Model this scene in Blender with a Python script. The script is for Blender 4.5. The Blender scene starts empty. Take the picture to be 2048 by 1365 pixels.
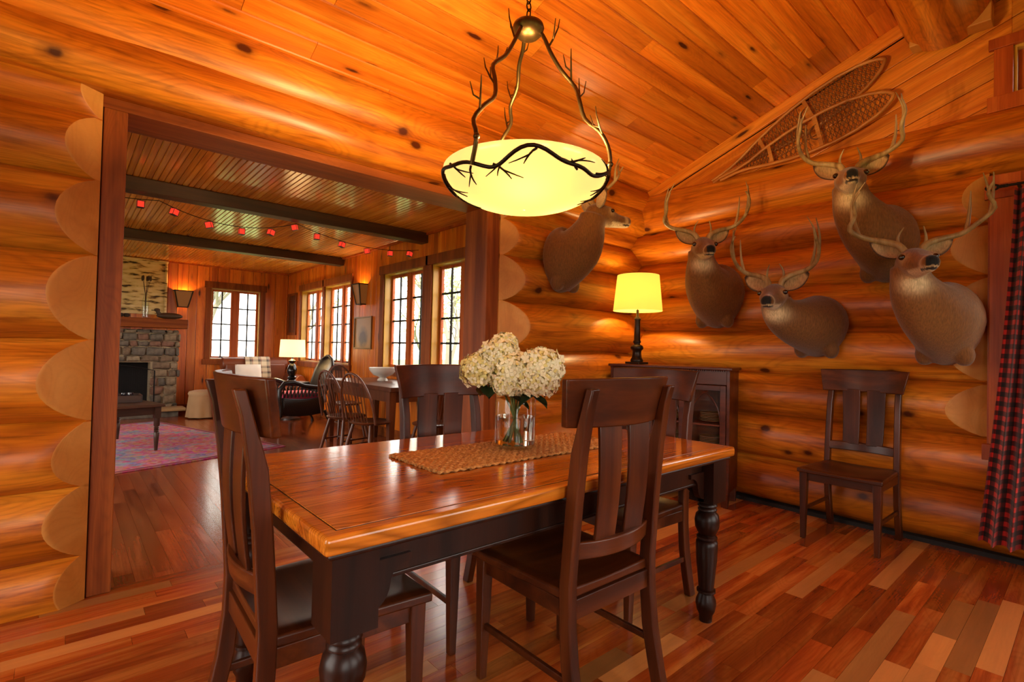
import bpy, bmesh, math, random
from math import sin, cos, pi, radians, sqrt, atan2
from mathutils import Vector, Matrix
import numpy as np

SC = bpy.context.scene
COL = SC.collection
# ------------------------------------------------------------------ camera
FPX = 1024.66
yaw, pitch, roll = radians(48.9214), radians(1.06074), radians(1.32578)
fw = Vector((cos(yaw)*cos(pitch), sin(yaw)*cos(pitch), sin(pitch)))
rt = Vector((sin(yaw), -cos(yaw), 0)); up = rt.cross(fw)
rt2 = rt*cos(roll) + up*sin(roll); up2 = -rt*sin(roll) + up*cos(roll)
cd = bpy.data.cameras.new('camera'); cd.sensor_fit = 'HORIZONTAL'; cd.sensor_width = 36.0
cd.lens = FPX/2048*36.0; cd.clip_start = 0.02; cd.clip_end = 200
cam = bpy.data.objects.new('camera', cd); COL.objects.link(cam)
cam.matrix_world = Matrix(((rt2.x, up2.x, -fw.x, 0), (rt2.y, up2.y, -fw.y, 0), (rt2.z, up2.z, -fw.z, 1.24), (0, 0, 0, 1)))
SC.camera = cam
# ------------------------------------------------------------------ world, exposure
W = bpy.data.worlds.new('sky'); SC.world = W; W.use_nodes = True
bg = W.node_tree.nodes['Background']; bg.inputs[0].default_value = (1.0, 0.95, 0.87, 1); bg.inputs[1].default_value = 5.2
vs = SC.view_settings; vs.view_transform = 'Standard'; vs.look = 'None'; vs.gamma = 1; vs.exposure = 0.85; vs.use_curve_mapping = False
def portal(name, loc, rot, sx, sy):
    l = bpy.data.lights.new(name, 'AREA'); l.shape = 'RECTANGLE'; l.size = sx; l.size_y = sy; l.energy = 1
    l.cycles.is_portal = True
    o = bpy.data.objects.new(name, l); COL.objects.link(o); o.location = loc; o.rotation_euler = rot
    return o

# ------------------------------------------------------------------ mesh helper
class MB:
    def __init__(s): s.v = []; s.f = []; s.m = []; s.s = []; s.uv = None
    def add(s, vs_, fs, mi=0, sm=False, T=None):
        b = len(s.v)
        if T is not None: vs_ = [T @ Vector(p) for p in vs_]
        s.v += [tuple(p) for p in vs_]
        for f in fs: s.f.append([b+i for i in f]); s.m.append(mi); s.s.append(sm)
        return s
    def box(s, c, d, mi=0, T=None, taper=None):
        x, y, z = c; a, b, h = d[0]/2, d[1]/2, d[2]/2
        t = taper or (1, 1)
        vs_ = [(x+sx*a*(t[0] if k else 1), y+sy*b*(t[1] if k else 1), z+(h if k else -h)) for k in (0, 1) for sx, sy in ((-1, -1), (1, -1), (1, 1), (-1, 1))]
        return s.add(vs_, [(3, 2, 1, 0), (4, 5, 6, 7), (0, 1, 5, 4), (1, 2, 6, 5), (2, 3, 7, 6), (3, 0, 4, 7)], mi, False, T)
    def bar(s, p, q, w, h, mi=0, upv=(0, 0, 1), w2=None, h2=None):
        p = Vector(p); q = Vector(q); d = (q-p).normalized(); u = Vector(upv)
        if abs(d.dot(u)) > .98: u = Vector((0, 1, 0))
        l = d.cross(u).normalized(); u = l.cross(d).normalized()
        w2 = w if w2 is None else w2; h2 = h if h2 is None else h2
        vs_ = []
        for c, a, b in ((p, w/2, h/2), (q, w2/2, h2/2)):
            vs_ += [c-l*a-u*b, c+l*a-u*b, c+l*a+u*b, c-l*a+u*b]
        return s.add(vs_, [(0, 1, 2, 3), (7, 6, 5, 4), (0, 4, 5, 1), (1, 5, 6, 2), (2, 6, 7, 3), (3, 7, 4, 0)], mi)
    def rings(s, rs, mi=0, sm=True, caps=True, T=None, closed=False):
        n = len(rs[0]); vs_ = [p for r in rs for p in r]; fs = []
        m = len(rs)
        for i in range(m if closed else m-1):
            j = (i+1) % m
            for k in range(n):
                k2 = (k+1) % n
                fs.append((i*n+k, i*n+k2, j*n+k2, j*n+k))
        if caps and not closed:
            fs.append(tuple(reversed(range(n)))); fs.append(tuple((m-1)*n+k for k in range(n)))
        return s.add(vs_, fs, mi, sm, T)
    def tube(s, pts, r, n=8, mi=0, caps=True, T=None, closed=False):
        pts = [Vector(p) for p in pts]; rs = []
        m = len(pts); rr = r if isinstance(r, (list, tuple)) else [r]*m
        ref = None
        for i, p in enumerate(pts):
            if closed: d = pts[(i+1) % m]-pts[i-1]
            else: d = pts[min(i+1, m-1)]-pts[max(i-1, 0)]
            d.normalize()
            if ref is None:
                ref = Vector((0, 0, 1)) if abs(d.z) < .9 else Vector((1, 0, 0))
            l = d.cross(ref)
            if l.length < 1e-5: l = d.cross(Vector((.3, .8, .2)))
            l.normalize(); u = l.cross(d).normalized(); ref = u
            rs.append([p + l*rr[i]*cos(2*pi*k/n) + u*rr[i]*sin(2*pi*k/n) for k in range(n)])
        return s.rings(rs, mi, True, caps, T, closed)
    def lathe(s, prof, n=24, c=(0, 0, 0), mi=0, T=None, caps=True):
        rs = [[(c[0]+r*cos(2*pi*k/n), c[1]+r*sin(2*pi*k/n), c[2]+z) for k in range(n)] for r, z in prof]
        return s.rings(rs, mi, True, caps, T)
    def ball(s, c, r, n=12, m=8, mi=0, T=None):
        r = r if isinstance(r, (list, tuple)) else (r, r, r)
        rs = [[(c[0]+r[0]*sin(pi*i/m)*cos(2*pi*k/n), c[1]+r[1]*sin(pi*i/m)*sin(2*pi*k/n), c[2]-r[2]*cos(pi*i/m)) for k in range(n)] for i in range(1, m)]
        return s.rings(rs, mi, True, True, T)
    def prism(s, pts, off, mi=0, sm=False):
        """pts: 3D planar polygon, off: extrusion vector"""
        n = len(pts); o = Vector(off)
        vs_ = [Vector(p) for p in pts] + [Vector(p)+o for p in pts]
        fs = [tuple(range(n)), tuple(reversed(range(n, 2*n)))] + [(i, i+n, (i+1) % n+n, (i+1) % n) for i in range(n)]
        return s.add(vs_, fs, mi, sm)
    def grid(s, fn, nu, nv, mi=0, sm=True, uvfn=None):
        vs_ = [fn(i/nu, j/nv) for j in range(nv+1) for i in range(nu+1)]
        fs = [(j*(nu+1)+i, j*(nu+1)+i+1, (j+1)*(nu+1)+i+1, (j+1)*(nu+1)+i) for j in range(nv) for i in range(nu)]
        b = len(s.v); s.add(vs_, fs, mi, sm)
        if uvfn:
            s.uv = s.uv or {}
            for j in range(nv+1):
                for i in range(nu+1): s.uv[b+j*(nu+1)+i] = uvfn(i/nu, j/nv)
        return s
    def mesh(s, name, mats):
        me = bpy.data.meshes.new(name); me.from_pydata(s.v, [], s.f); 
        for m in (mats if isinstance(mats, (list, tuple)) else [mats]): me.materials.append(m)
        me.polygons.foreach_set('material_index', s.m); me.polygons.foreach_set('use_smooth', s.s)
        if s.uv:
            ul = me.uv_layers.new(name='UVMap')
            for lp in me.loops: ul.data[lp.index].uv = s.uv.get(lp.vertex_index, (0, 0))
        bm = bmesh.new(); bm.from_mesh(me); bmesh.ops.recalc_face_normals(bm, faces=bm.faces); bm.to_mesh(me); bm.free()
        if any(s.s): me.set_sharp_from_angle(angle=radians(50))
        return me
    def build(s, name, mats, parent=None, bevel=0, loc=None, rot=None, seg=2, kind=None, label=None):
        o = bpy.data.objects.new(name, s.mesh(name, mats)); COL.objects.link(o)
        if parent: o.parent = parent
        if loc is not None: o.location = loc
        if rot is not None: o.rotation_euler = rot
        if bevel:
            b = o.modifiers.new('bevel', 'BEVEL'); b.width = bevel; b.segments = seg; b.limit_method = 'ANGLE'; b.angle_limit = radians(40)
        if kind: o['kind'] = kind
        if label: o['label'] = label
        return o
def tag(o, label=None, cat=None, group=None, kind=None):
    if label: o['label'] = label
    if cat: o['category'] = cat
    if group: o['group'] = group
    if kind: o['kind'] = kind
    return o
def thing(name, label=None, cat=None, loc=(0, 0, 0), rz=0, group=None, kind=None):
    o = bpy.data.objects.new(name, None); COL.objects.link(o); o.empty_display_size = .05
    o.location = loc; o.rotation_euler = (0, 0, rz)
    return tag(o, label, cat, group, kind)
def inst(me, name, parent, loc=(0, 0, 0), rot=(0, 0, 0), bevel=0):
    o = bpy.data.objects.new(name, me); COL.objects.link(o); o.parent = parent; o.location = loc; o.rotation_euler = rot
    if bevel:
        b = o.modifiers.new('bevel', 'BEVEL'); b.width = bevel; b.segments = 2; b.limit_method = 'ANGLE'
    return o
def copy_tree(o, parent=None):
    c = o.copy(); COL.objects.link(c); c.parent = parent
    for ch in list(o.children): copy_tree(ch, c)
    return c
def clip(poly, axis, val, keep_less):
    out = []; n = len(poly)
    ins = lambda p: (p[axis] <= val) if keep_less else (p[axis] >= val)
    for i in range(n):
        a, b = poly[i], poly[(i+1) % n]
        if ins(a): out.append(a)
        if ins(a) != ins(b):
            t = (val-a[axis])/(b[axis]-a[axis]); out.append((a[0]+t*(b[0]-a[0]), a[1]+t*(b[1]-a[1])))
    return out
def area(p): return abs(sum(p[i][0]*p[(i+1) % len(p)][1]-p[(i+1) % len(p)][0]*p[i][1] for i in range(len(p))))/2
def subtract(poly, holes):
    ps = [poly]
    for (u0, u1, v0, v1) in holes:
        nx = []
        for p in ps:
            for q in (clip(p, 0, u0, True), clip(p, 0, u1, False)):
                if len(q) > 2 and area(q) > 1e-4: nx.append(q)
            mid = clip(clip(p, 0, u0, False), 0, u1, True) if len(p) > 2 else []
            if len(mid) > 2:
                for q in (clip(mid, 1, v0, True), clip(mid, 1, v1, False)):
                    if len(q) > 2 and area(q) > 1e-4: nx.append(q)
        ps = nx
    return ps

# ------------------------------------------------------------------ materials
def lin(h):
    h = h.lstrip('#'); c = [int(h[i:i+2], 16)/255 for i in (0, 2, 4)]
    return tuple((x/12.92 if x <= .04045 else ((x+.055)/1.055)**2.4) for x in c) + (1,)
def newmat(name):
    m = bpy.data.materials.new(name); m.use_nodes = True
    nt = m.node_tree; return m, nt, nt.nodes['Principled BSDF']
def ramp(nt, stops):
    r = nt.nodes.new('ShaderNodeValToRGB'); e = r.color_ramp.elements
    while len(e) < len(stops): e.new(.5)
    for el, (p, c) in zip(e, stops): el.position = p; el.color = c if len(c) == 4 else (*c, 1)
    return r
def mixc(nt, a, b, fac, mode='MIX'):
    m = nt.nodes.new('ShaderNodeMix'); m.data_type = 'RGBA'; m.blend_type = mode; L = nt.links
    for sock, val in ((m.inputs[0], fac), (m.inputs[6], a), (m.inputs[7], b)):
        if hasattr(val, 'is_linked') or hasattr(val, 'links'): L.new(val, sock)
        else: sock.default_value = val
    return m.outputs[2]
def flat(name, h, rough=.5, metal=0, spec=.5, bump=0, bscale=200, coat=0):
    m, nt, b = newmat(name); c = lin(h)
    b.inputs['Roughness'].default_value = rough; b.inputs['Metallic'].default_value = metal; b.inputs['Specular IOR Level'].default_value = spec
    b.inputs['Coat Weight'].default_value = coat
    tc = nt.nodes.new('ShaderNodeTexCoord'); n = nt.nodes.new('ShaderNodeTexNoise'); n.inputs['Scale'].default_value = 6; n.inputs['Detail'].default_value = 3
    nt.links.new(tc.outputs['Object'], n.inputs['Vector'])
    d = tuple(x*.72 for x in c[:3])+(1,)
    nt.links.new(mixc(nt, d, c, n.outputs['Fac']), b.inputs['Base Color'])
    if bump:
        n2 = nt.nodes.new('ShaderNodeTexNoise'); n2.inputs['Scale'].default_value = bscale; nt.links.new(tc.outputs['Object'], n2.inputs['Vector'])
        bp = nt.nodes.new('ShaderNodeBump'); bp.inputs['Strength'].default_value = bump; bp.inputs['Distance'].default_value = .01
        nt.links.new(n2.outputs['Fac'], bp.inputs['Height']); nt.links.new(bp.outputs[0], b.inputs['Normal'])
    return m
def wood(name, dark, mid, light, axis='X', rough=.35, knots=None, grain=1.0, tone=.3, rings=1.0, along=.55, across=6.0, coat=0.0, bump=.15, kscale=(1.5, 4.5), spec=.5, fine=.6, rd=.55, streak=.0, alt=None, island=False):
    """procedural wood; grain runs along the object's local axis, each object gets its own piece of it"""
    m, nt, b = newmat(name); L = nt.links; N = nt.nodes
    tc = N.new('ShaderNodeTexCoord'); oi = N.new('ShaderNodeNewGeometry' if island else 'ShaderNodeObjectInfo')
    cb = N.new('ShaderNodeCombineXYZ')
    for i, k in enumerate((37.0, 23.0, 11.0)):
        mm = N.new('ShaderNodeMath'); mm.operation = 'MULTIPLY'; mm.inputs[1].default_value = k; L.new(oi.outputs['Random Per Island' if island else 'Random'], mm.inputs[0]); L.new(mm.outputs[0], cb.inputs[i])
    va = N.new('ShaderNodeVectorMath'); va.operation = 'ADD'; L.new(tc.outputs['Object'], va.inputs[0]); L.new(cb.outputs[0], va.inputs[1])
    def mp(al, ac):
        mpn = N.new('ShaderNodeMapping'); sc = [ac, ac, ac]; sc['XYZ'.index(axis)] = al
        mpn.inputs['Scale'].default_value = sc; L.new(va.outputs[0], mpn.inputs['Vector']); return mpn.outputs[0]
    n1 = N.new('ShaderNodeTexNoise'); n1.inputs['Scale'].default_value = 1.0; n1.inputs['Detail'].default_value = 5; n1.inputs['Distortion'].default_value = .9
    L.new(mp(along, across), n1.inputs['Vector'])
    r1 = ramp(nt, [(.28, lin(dark)), (.5, lin(mid)), (.72, lin(light))]); L.new(n1.outputs['Fac'], r1.inputs[0])
    # growth-ring lines: bands of a smooth distorted field
    n2 = N.new('ShaderNodeTexNoise'); n2.inputs['Scale'].default_value = 1.0; n2.inputs['Detail'].default_value = 2; n2.inputs['Distortion'].default_value = .6
    L.new(mp(along*1.3, across*.55), n2.inputs['Vector'])
    ml = N.new('ShaderNodeMath'); ml.operation = 'MULTIPLY'; ml.inputs[1].default_value = 26*grain; L.new(n2.outputs['Fac'], ml.inputs[0])
    fr = N.new('ShaderNodeMath'); fr.operation = 'FRACT'; L.new(ml.outputs[0], fr.inputs[0])
    r2 = ramp(nt, [(0, (rd, rd*.9, rd*.8)), (.35, (1, 1, 1)), (.75, (1, 1, 1)), (1, (rd*1.1, rd, rd*.9))]); L.new(fr.outputs[0], r2.inputs[0])
    c = mixc(nt, r1.outputs[0], r2.outputs[0], .55*rings, 'MULTIPLY')
    n3 = N.new('ShaderNodeTexNoise'); n3.inputs['Scale'].default_value = 1.0; n3.inputs['Detail'].default_value = 3
    L.new(mp(3, 120), n3.inputs['Vector'])
    r3 = ramp(nt, [(.3, (.72, .7, .68)), (.6, (1.06, 1.06, 1.06))]); L.new(n3.outputs['Fac'], r3.inputs[0])
    c = mixc(nt, c, r3.outputs[0], fine, 'MULTIPLY')
    if streak:
        n4 = N.new('ShaderNodeTexNoise'); n4.inputs['Scale'].default_value = 1.0; n4.inputs['Detail'].default_value = 6; n4.inputs['Roughness'].default_value = .7; n4.inputs['Distortion'].default_value = .5
        L.new(mp(1.6, 26), n4.inputs['Vector'])
        r4 = ramp(nt, [(.34, (.45, .36, .28)), (.5, (1, 1, 1)), (.7, (1.18, 1.15, 1.1))]); L.new(n4.outputs['Fac'], r4.inputs[0])
        c = mixc(nt, c, r4.outputs[0], streak, 'MULTIPLY')
    if alt:
        am = N.new('ShaderNodeMath'); am.operation = 'MULTIPLY'; am.inputs[1].default_value = 17.31; L.new(oi.outputs['Random Per Island' if island else 'Random'], am.inputs[0])
        af = N.new('ShaderNodeMath'); af.operation = 'FRACT'; L.new(am.outputs[0], af.inputs[0]); ag = N.new('ShaderNodeMath'); ag.operation = 'GREATER_THAN'; ag.inputs[1].default_value = alt[1]; L.new(af.outputs[0], ag.inputs[0])
        ah = N.new('ShaderNodeMath'); ah.operation = 'MULTIPLY'; ah.inputs[1].default_value = .6; L.new(ag.outputs[0], ah.inputs[0])
        c = mixc(nt, c, lin(alt[0]), ah.outputs[0])
    if knots:
        vo = N.new('ShaderNodeTexVoronoi'); vo.inputs['Scale'].default_value = 1.0; L.new(mp(*kscale), vo.inputs['Vector'])
        nk = N.new('ShaderNodeTexNoise'); nk.inputs['Scale'].default_value = 25; L.new(tc.outputs['Object'], nk.inputs['Vector'])
        ma = N.new('ShaderNodeMath'); ma.operation = 'MULTIPLY_ADD'; ma.inputs[1].default_value = .05; L.new(nk.outputs['Fac'], ma.inputs[0]); L.new(vo.outputs['Distance'], ma.inputs[2])
        rk = ramp(nt, [(0, (1, 1, 1)), (.085*knots+.02, (1, 1, 1)), (.12*knots+.025, (.35, .35, .35)), (.2*knots+.03, (0, 0, 0))]); L.new(ma.outputs[0], rk.inputs[0])
        c = mixc(nt, c, lin('4a1c08'), rk.outputs[0])
    tr = N.new('ShaderNodeMapRange'); tr.inputs[3].default_value = 1-tone; tr.inputs[4].default_value = 1+tone*.6; L.new(oi.outputs['Random Per Island' if island else 'Random'], tr.inputs[0])
    cc = N.new('ShaderNodeCombineColor'); [L.new(tr.outputs[0], cc.inputs[i]) for i in range(3)]
    c = mixc(nt, c, cc.outputs[0], 1.0, 'MULTIPLY')
    L.new(c, b.inputs['Base Color'])
    b.inputs['Roughness'].default_value = rough; b.inputs['Coat Weight'].default_value = coat; b.inputs['Coat Roughness'].default_value = .12
    b.inputs['Specular IOR Level'].default_value = spec
    bp = N.new('ShaderNodeBump'); bp.inputs['Strength'].default_value = bump; bp.inputs['Distance'].default_value = .004
    L.new(n1.outputs['Fac'], bp.inputs['Height']); L.new(bp.outputs[0], b.inputs['Normal'])
    return m
def glassmat(name, tint=(1, 1, 1, 1), refl=.9):
    m, nt, b = newmat(name); N = nt.nodes; L = nt.links
    t = N.new('ShaderNodeBsdfTransparent'); t.inputs[0].default_value = tint; g = N.new('ShaderNodeBsdfGlossy'); g.inputs['Roughness'].default_value = .02
    lw = N.new('ShaderNodeLayerWeight'); pw_ = N.new('ShaderNodeMath'); pw_.operation = 'POWER'; pw_.inputs[1].default_value = 5; L.new(lw.outputs['Facing'], pw_.inputs[0])
    f = N.new('ShaderNodeMath'); f.operation = 'MULTIPLY_ADD'; f.inputs[1].default_value = .5; f.inputs[2].default_value = .035; L.new(pw_.outputs[0], f.inputs[0]); mx = N.new('ShaderNodeMixShader')
    L.new(f.outputs[0], mx.inputs[0]); L.new(t.outputs[0], mx.inputs[1]); L.new(g.outputs[0], mx.inputs[2]); L.new(mx.outputs[0], N['Material Output'].inputs[0])
    return m
def emis(name, col, strength, base=None):
    m, nt, b = newmat(name); b.inputs['Base Color'].default_value = base or col; b.inputs['Emission Color'].default_value = col; b.inputs['Emission Strength'].default_value = strength
    b.inputs['Roughness'].default_value = .5
    return m

LOG = wood('log_pine', '9a4806', 'c46c12', 'de902a', knots=1.0, tone=.22, rough=.36, rings=.8, spec=.4, streak=.75, along=.5, across=5.5, kscale=(2.4, 3.6))
CUT = wood('cut_pine', 'b06c20', 'c28032', 'ce9244', tone=.1, rough=.6, rings=.25, along=3, across=3, fine=.12, bump=.03)
CEIL = wood('ceiling_pine', 'b4560c', 'd8741a', 'e88e2a', knots=.9, streak=.35, tone=.3, rough=.3, rings=.45, along=.5, across=9, kscale=(1.8, 7))
GABLE = wood('gable_pine', 'b85c10', 'd47a1e', 'e49434', knots=.9, streak=.35, tone=.2, rough=.35, rings=.5, along=.5, across=8, kscale=(1.4, 6))
PANEL = wood('panel_pine', 'bc5410', 'dc741a', 'ec8e2c', axis='Z', knots=1.0, tone=.25, rough=.3, rings=.4, along=.5, across=9, kscale=(1.8, 7))
LCEIL = wood('living_ceiling', 'bc681a', 'd8862a', 'e89e44', tone=.15, rough=.18, rings=.2, along=.5, across=12, coat=.3)
FLOOR = wood('cherry_floor', '842e0e', 'ac4e1a', 'cc7832', tone=.45, alt=('c88a48', .8), streak=.25, rough=.22, rings=.45, along=.9, across=9, coat=.25)
FLOOR2 = wood('cherry_floor_far', '842e0e', 'ac4e1a', 'cc7832', tone=.45, alt=('c88a48', .8), streak=.25, rough=.22, rings=.45, along=.9, across=9, coat=.25, island=True)
FLOORL = wood('cherry_floor_living', '6a2a14', '8a4222', 'a0562e', tone=.25, rough=.2, rings=.3, along=.9, across=9, coat=.3)
FLOORL2 = wood('cherry_floor_living_far', '6a2a14', '8a4222', 'a0562e', tone=.25, rough=.2, rings=.3, along=.9, across=9, coat=.3, axis='Y', island=True)
TRIM = wood('brown_trim', '6a2e0c', '8a4416', 'a2561e', axis='Z', tone=.15, rough=.5, rings=.5, across=9, spec=.2)
TRIMX = wood('brown_trim_long', '6a2e0c', '8a4416', 'a2561e', axis='X', tone=.15, rough=.5, rings=.5, across=9, spec=.2)
BEAM = wood('dark_beam', '2e170a', '40220f', '523018', tone=.1, rough=.45, rings=.4, across=8)
CASE = wood('casing_red', '963e10', 'b4541a', 'c86a24', axis='Z', knots=.7, tone=.12, rough=.45, rings=.3, across=8, spec=.25)
JAMB = wood('jamb_yellow', 'a8741c', 'c08c2c', 'd0a040', axis='Z', tone=.06, rough=.4, rings=.3, across=8)
OAK = wood('oak_top', 'a04a0e', 'c46c1a', 'd6842a', tone=.08, rough=.16, rings=1.5, grain=1.4, along=.3, across=10, coat=.3, spec=.5, rd=.42)
MAHO = wood('dark_chair_wood', '2a1006', '4a1f08', '643010', axis='Z', tone=.1, rough=.32, rings=.25, across=10, coat=.0, spec=.35)
MAHOX = wood('dark_chair_wood_rail', '2a1006', '4a1f08', '643010', axis='X', tone=.1, rough=.32, rings=.25, across=10, coat=.0, spec=.35)
EBON = wood('dark_table_base', '160804', '281006', '3a1a0a', axis='Z', tone=.05, rough=.34, rings=.2, across=10, spec=.3)
WINDS = wood('windsor_wood', '44200f', '5e3018', '744020', axis='Z', tone=.15, rough=.3, rings=.3, across=10)
GLASS = glassmat('window_glass')
CLEAR = glassmat('clear_glass', (.97, .99, .98, 1))
BLACKM = flat('black_iron', '1a1512', .5, .6)
BRONZE = flat('bronze', '5a4424', .35, .9)
BRDARK = flat('dark_bronze', '2c1d10', .4, .7)

LEAK_SHEATH = flat('sheathing', '3a2010', .8)  # for hidden backing added so daylight cannot leak between wall boards
# ------------------------------------------------------------------ big structure
RX = 4.5         # log wall right (recess plane)
YA = 3.2         # log wall back (recess plane)
SL = .363
def ceil_z(y): return 2.905 + SL*(3.05-y)
RIDGE = .1
rnd = random.Random(7)

def logpiece(parent, along, a0, a1, c, z, r, cuts=(), zmin=None, wob=.012, seed=0):
    """log along local x (world X if along=='x' else world Y, mesh built in local frame, local y = depth toward the room is negative)"""
    rr = random.Random(seed); n = 40
    ph = [rr.uniform(0, 6.28) for _ in range(6)]
    m1 = max(8, int((a1-a0)/.06)); m2 = 12
    mb = MB(); vs_ = []
    cut = cuts[0] if cuts else None
    def rad(x, t): return r + wob*(sin(x*1.7+ph[0])*.6+sin(x*3.9+2*t+ph[1])*.4+sin(3*t+ph[2]+x)*.3+sin(x*8+t+ph[3])*.25)
    cols_ = []
    for k in range(n):
        t = 2*pi*k/n
        if cut:
            pos, sgn, base_, slope = cut; q = rad(pos, t); dd = max(0.0, (base_-(c-q*cos(t)))/slope); dd = min(dd, .5)
            xb = pos+sgn*dd; e1 = a0 if sgn < 0 else a1
            xsk = [e1+(xb-e1)*i/m1 for i in range(m1+1)]+[xb+(pos-xb)*i/m2 for i in range(1, m2+1)]
        else: dd = 0; xsk = [a0+(a1-a0)*i/m1 for i in range(m1+1)]
        col = []
        for i, x in enumerate(xsk):
            if cut and i > m1 and dd > 0:
                f_ = (i-m1)/m2; q = rad(pos+sgn*dd, t)*(1-f_)+rad(pos, t)*f_; y = base_-abs(x-pos)*slope
            else:
                q = rad(x, t); y = c-q*cos(t)
            zz = z+q*sin(t)
            if zmin is not None and zz < zmin: zz = zmin
            col.append((x, y, zz))
        cols_.append((col, dd > 0))
    m = len(cols_[0][0])-1
    mb.v = [cols_[k][0][i] for i in range(m+1) for k in range(n)]
    for i in range(m):
        for k in range(n):
            k2 = (k+1) % n; mb.f.append([i*n+k, i*n+k2, (i+1)*n+k2, (i+1)*n+k])
            iscut = cut is not None and i >= m1 and cols_[k][1] and cols_[k2][1]
            mb.m.append(1 if iscut else 0); mb.s.append(not iscut)
    mb.f.append(list(range(n))); mb.m.append(1); mb.s.append(False)
    mb.f.append([m*n+k for k in range(n)]); mb.m.append(1); mb.s.append(False)
    o = mb.build('log', [LOG, CUT], parent)
    return o

# back log wall (wall A), plane y = YA, opening x .11 .. 2.634
wall_back = thing('wall_back', 'log wall with scribed pine logs and a wide cased opening', 'wall', kind='structure')
zb = [0.0, .205, .55, .86, 1.24, 1.65, 2.02, 2.31, 2.52]
for i in range(8):
    h = zb[i+1]-zb[i]; z = (zb[i]+zb[i+1])/2
    r = sqrt(.085**2+(h/2)**2)+.004
    if i == 0: z = .07; r = .165
    logpiece(wall_back, 'x', -1.75, .106, YA+.085, z, r, cuts=[(.106, -1, YA+.0, .72)], seed=i+1)
    logpiece(wall_back, 'x', 2.637, 4.75, YA+.085, z, r, cuts=[(2.637, 1, YA+.0, .72)], seed=i+31)
logpiece(wall_back, 'x', -1.75, 4.75, 3.225, 2.59, .185, zmin=2.447, seed=60)
logpiece(wall_back, 'x', -1.75, 4.75, 3.21, 2.79, .195, seed=61)

# right log wall (wall B): built along local x = world y, rotated: local (x,y,z) -> world (X = ?, ...)
wall_right = thing('wall_right', 'gable log wall with mounted deer and boarded gable', 'wall', kind='structure')
# rotation -90 deg about z: local x -> -Y, local y -> +X ; so local x = -world y, local y = world x
wall_right.rotation_euler = (0, 0, -pi/2)
zr = [0.0, .40, .74, 1.105, 1.47, 1.80, 2.135, 2.47, 2.86]
for i in range(8):
    h = zr[i+1]-zr[i]; z = (zr[i]+zr[i+1])/2
    r = sqrt(.085**2+(h/2)**2)+.004
    if i == 0: z = .215; r = .205
    ww = i in (2, 3, 4, 5, 6)
    if ww:
        logpiece(wall_right, 'y', -3.45, -.47, RX+.085, z, r, cuts=[(-.47, -1, RX-.02, .55)], seed=i+80)
        logpiece(wall_right, 'y', 1.0, 2.0, RX+.085, z, r, cuts=[(1.0, 1, RX-.02, .55)], seed=i+90)
    else:
        cuts = [(-.47, -1, RX-.02, .55)] if i == 1 else []
        logpiece(wall_right, 'y', -3.45, 2.0, RX+.085, z, r, seed=i+100)
for u in (-.395, .965): MB().box((u, RX+.1, 1.5), (.15, .34, 1.85)).build('window_buck', CASE, wall_right)  # boxes added behind the casing to block a daylight leak at the log ends
for zz in (.62, 2.37): MB().box((.285, RX+.1, zz), (1.5, .33, .12)).build('window_buck', CASE, wall_right)
# gable boards (in local u = -y, v = z)
def board(parent, poly, y0, thick, mat, name='board', bevel=.004, rot=0.0):
    """poly in (u,v) = local x,z ; extruded from y0 into +y ; grain along local x after undoing rot about y"""
    cx = sum(p[0] for p in poly)/len(poly); cz = sum(p[1] for p in poly)/len(poly)
    mb = MB(); ca, sa = cos(-rot), sin(-rot)
    pts = []
    for u, v in poly:
        du, dv = u-cx, v-cz; pts.append((du*ca-dv*sa, 0, du*sa+dv*ca))
    mb.prism(pts, (0, thick, 0))
    o = mb.build(name, mat, parent, bevel, loc=(cx, y0, cz), rot=(0, -rot, 0))
    return o
ang = math.atan(SL)
holeG = (-.37, .55, 2.93, 3.26)
bw = [.1]+[.155]*9
for side in (1, -1):
    off = 0
    for bi, w in enumerate(bw):
        wv = w/cos(ang); v0 = off; v1 = off+wv-.004; off += wv
        # rake line: z = ceil at ridge minus SL*|u+RIDGE|
        zt = ceil_z(RIDGE)
        poly = []
        e = 3.35
        if side == 1: us = (-RIDGE-e, -RIDGE)
        else: us = (-RIDGE, -RIDGE+e)
        f = lambda u, d: zt-SL*abs(u+RIDGE)-d
        poly = [(us[0], f(us[0], v1)), (us[1], f(us[1], v1)), (us[1], f(us[1], v0)), (us[0], f(us[0], v0))]
        poly = clip(poly, 1, 2.72, False)
        if len(poly) < 3: continue
        for q in subtract(poly, [holeG]):
            if area(q) < .004: continue
            board(wall_right, q, RX-.03 if bi == 0 else RX+.0+.003*(bi % 2), .03, GABLE, rot=ang*side)
mb = MB()
zt = ceil_z(RIDGE)+.08
for q in subtract([(-3.45, 2.3), (2.05, 2.3), (2.05, zt-SL*2.15), (-RIDGE, zt), (-3.45, zt-SL*3.35)], [holeG, (-.37, .9, .72, 2.31)]): mb.prism([(u, RX+.11, v) for u, v in q], (0, .03, 0))
mb.build('sheathing', LEAK_SHEATH, wall_right)  # unseen sheet added behind the gable to close light gaps
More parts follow.
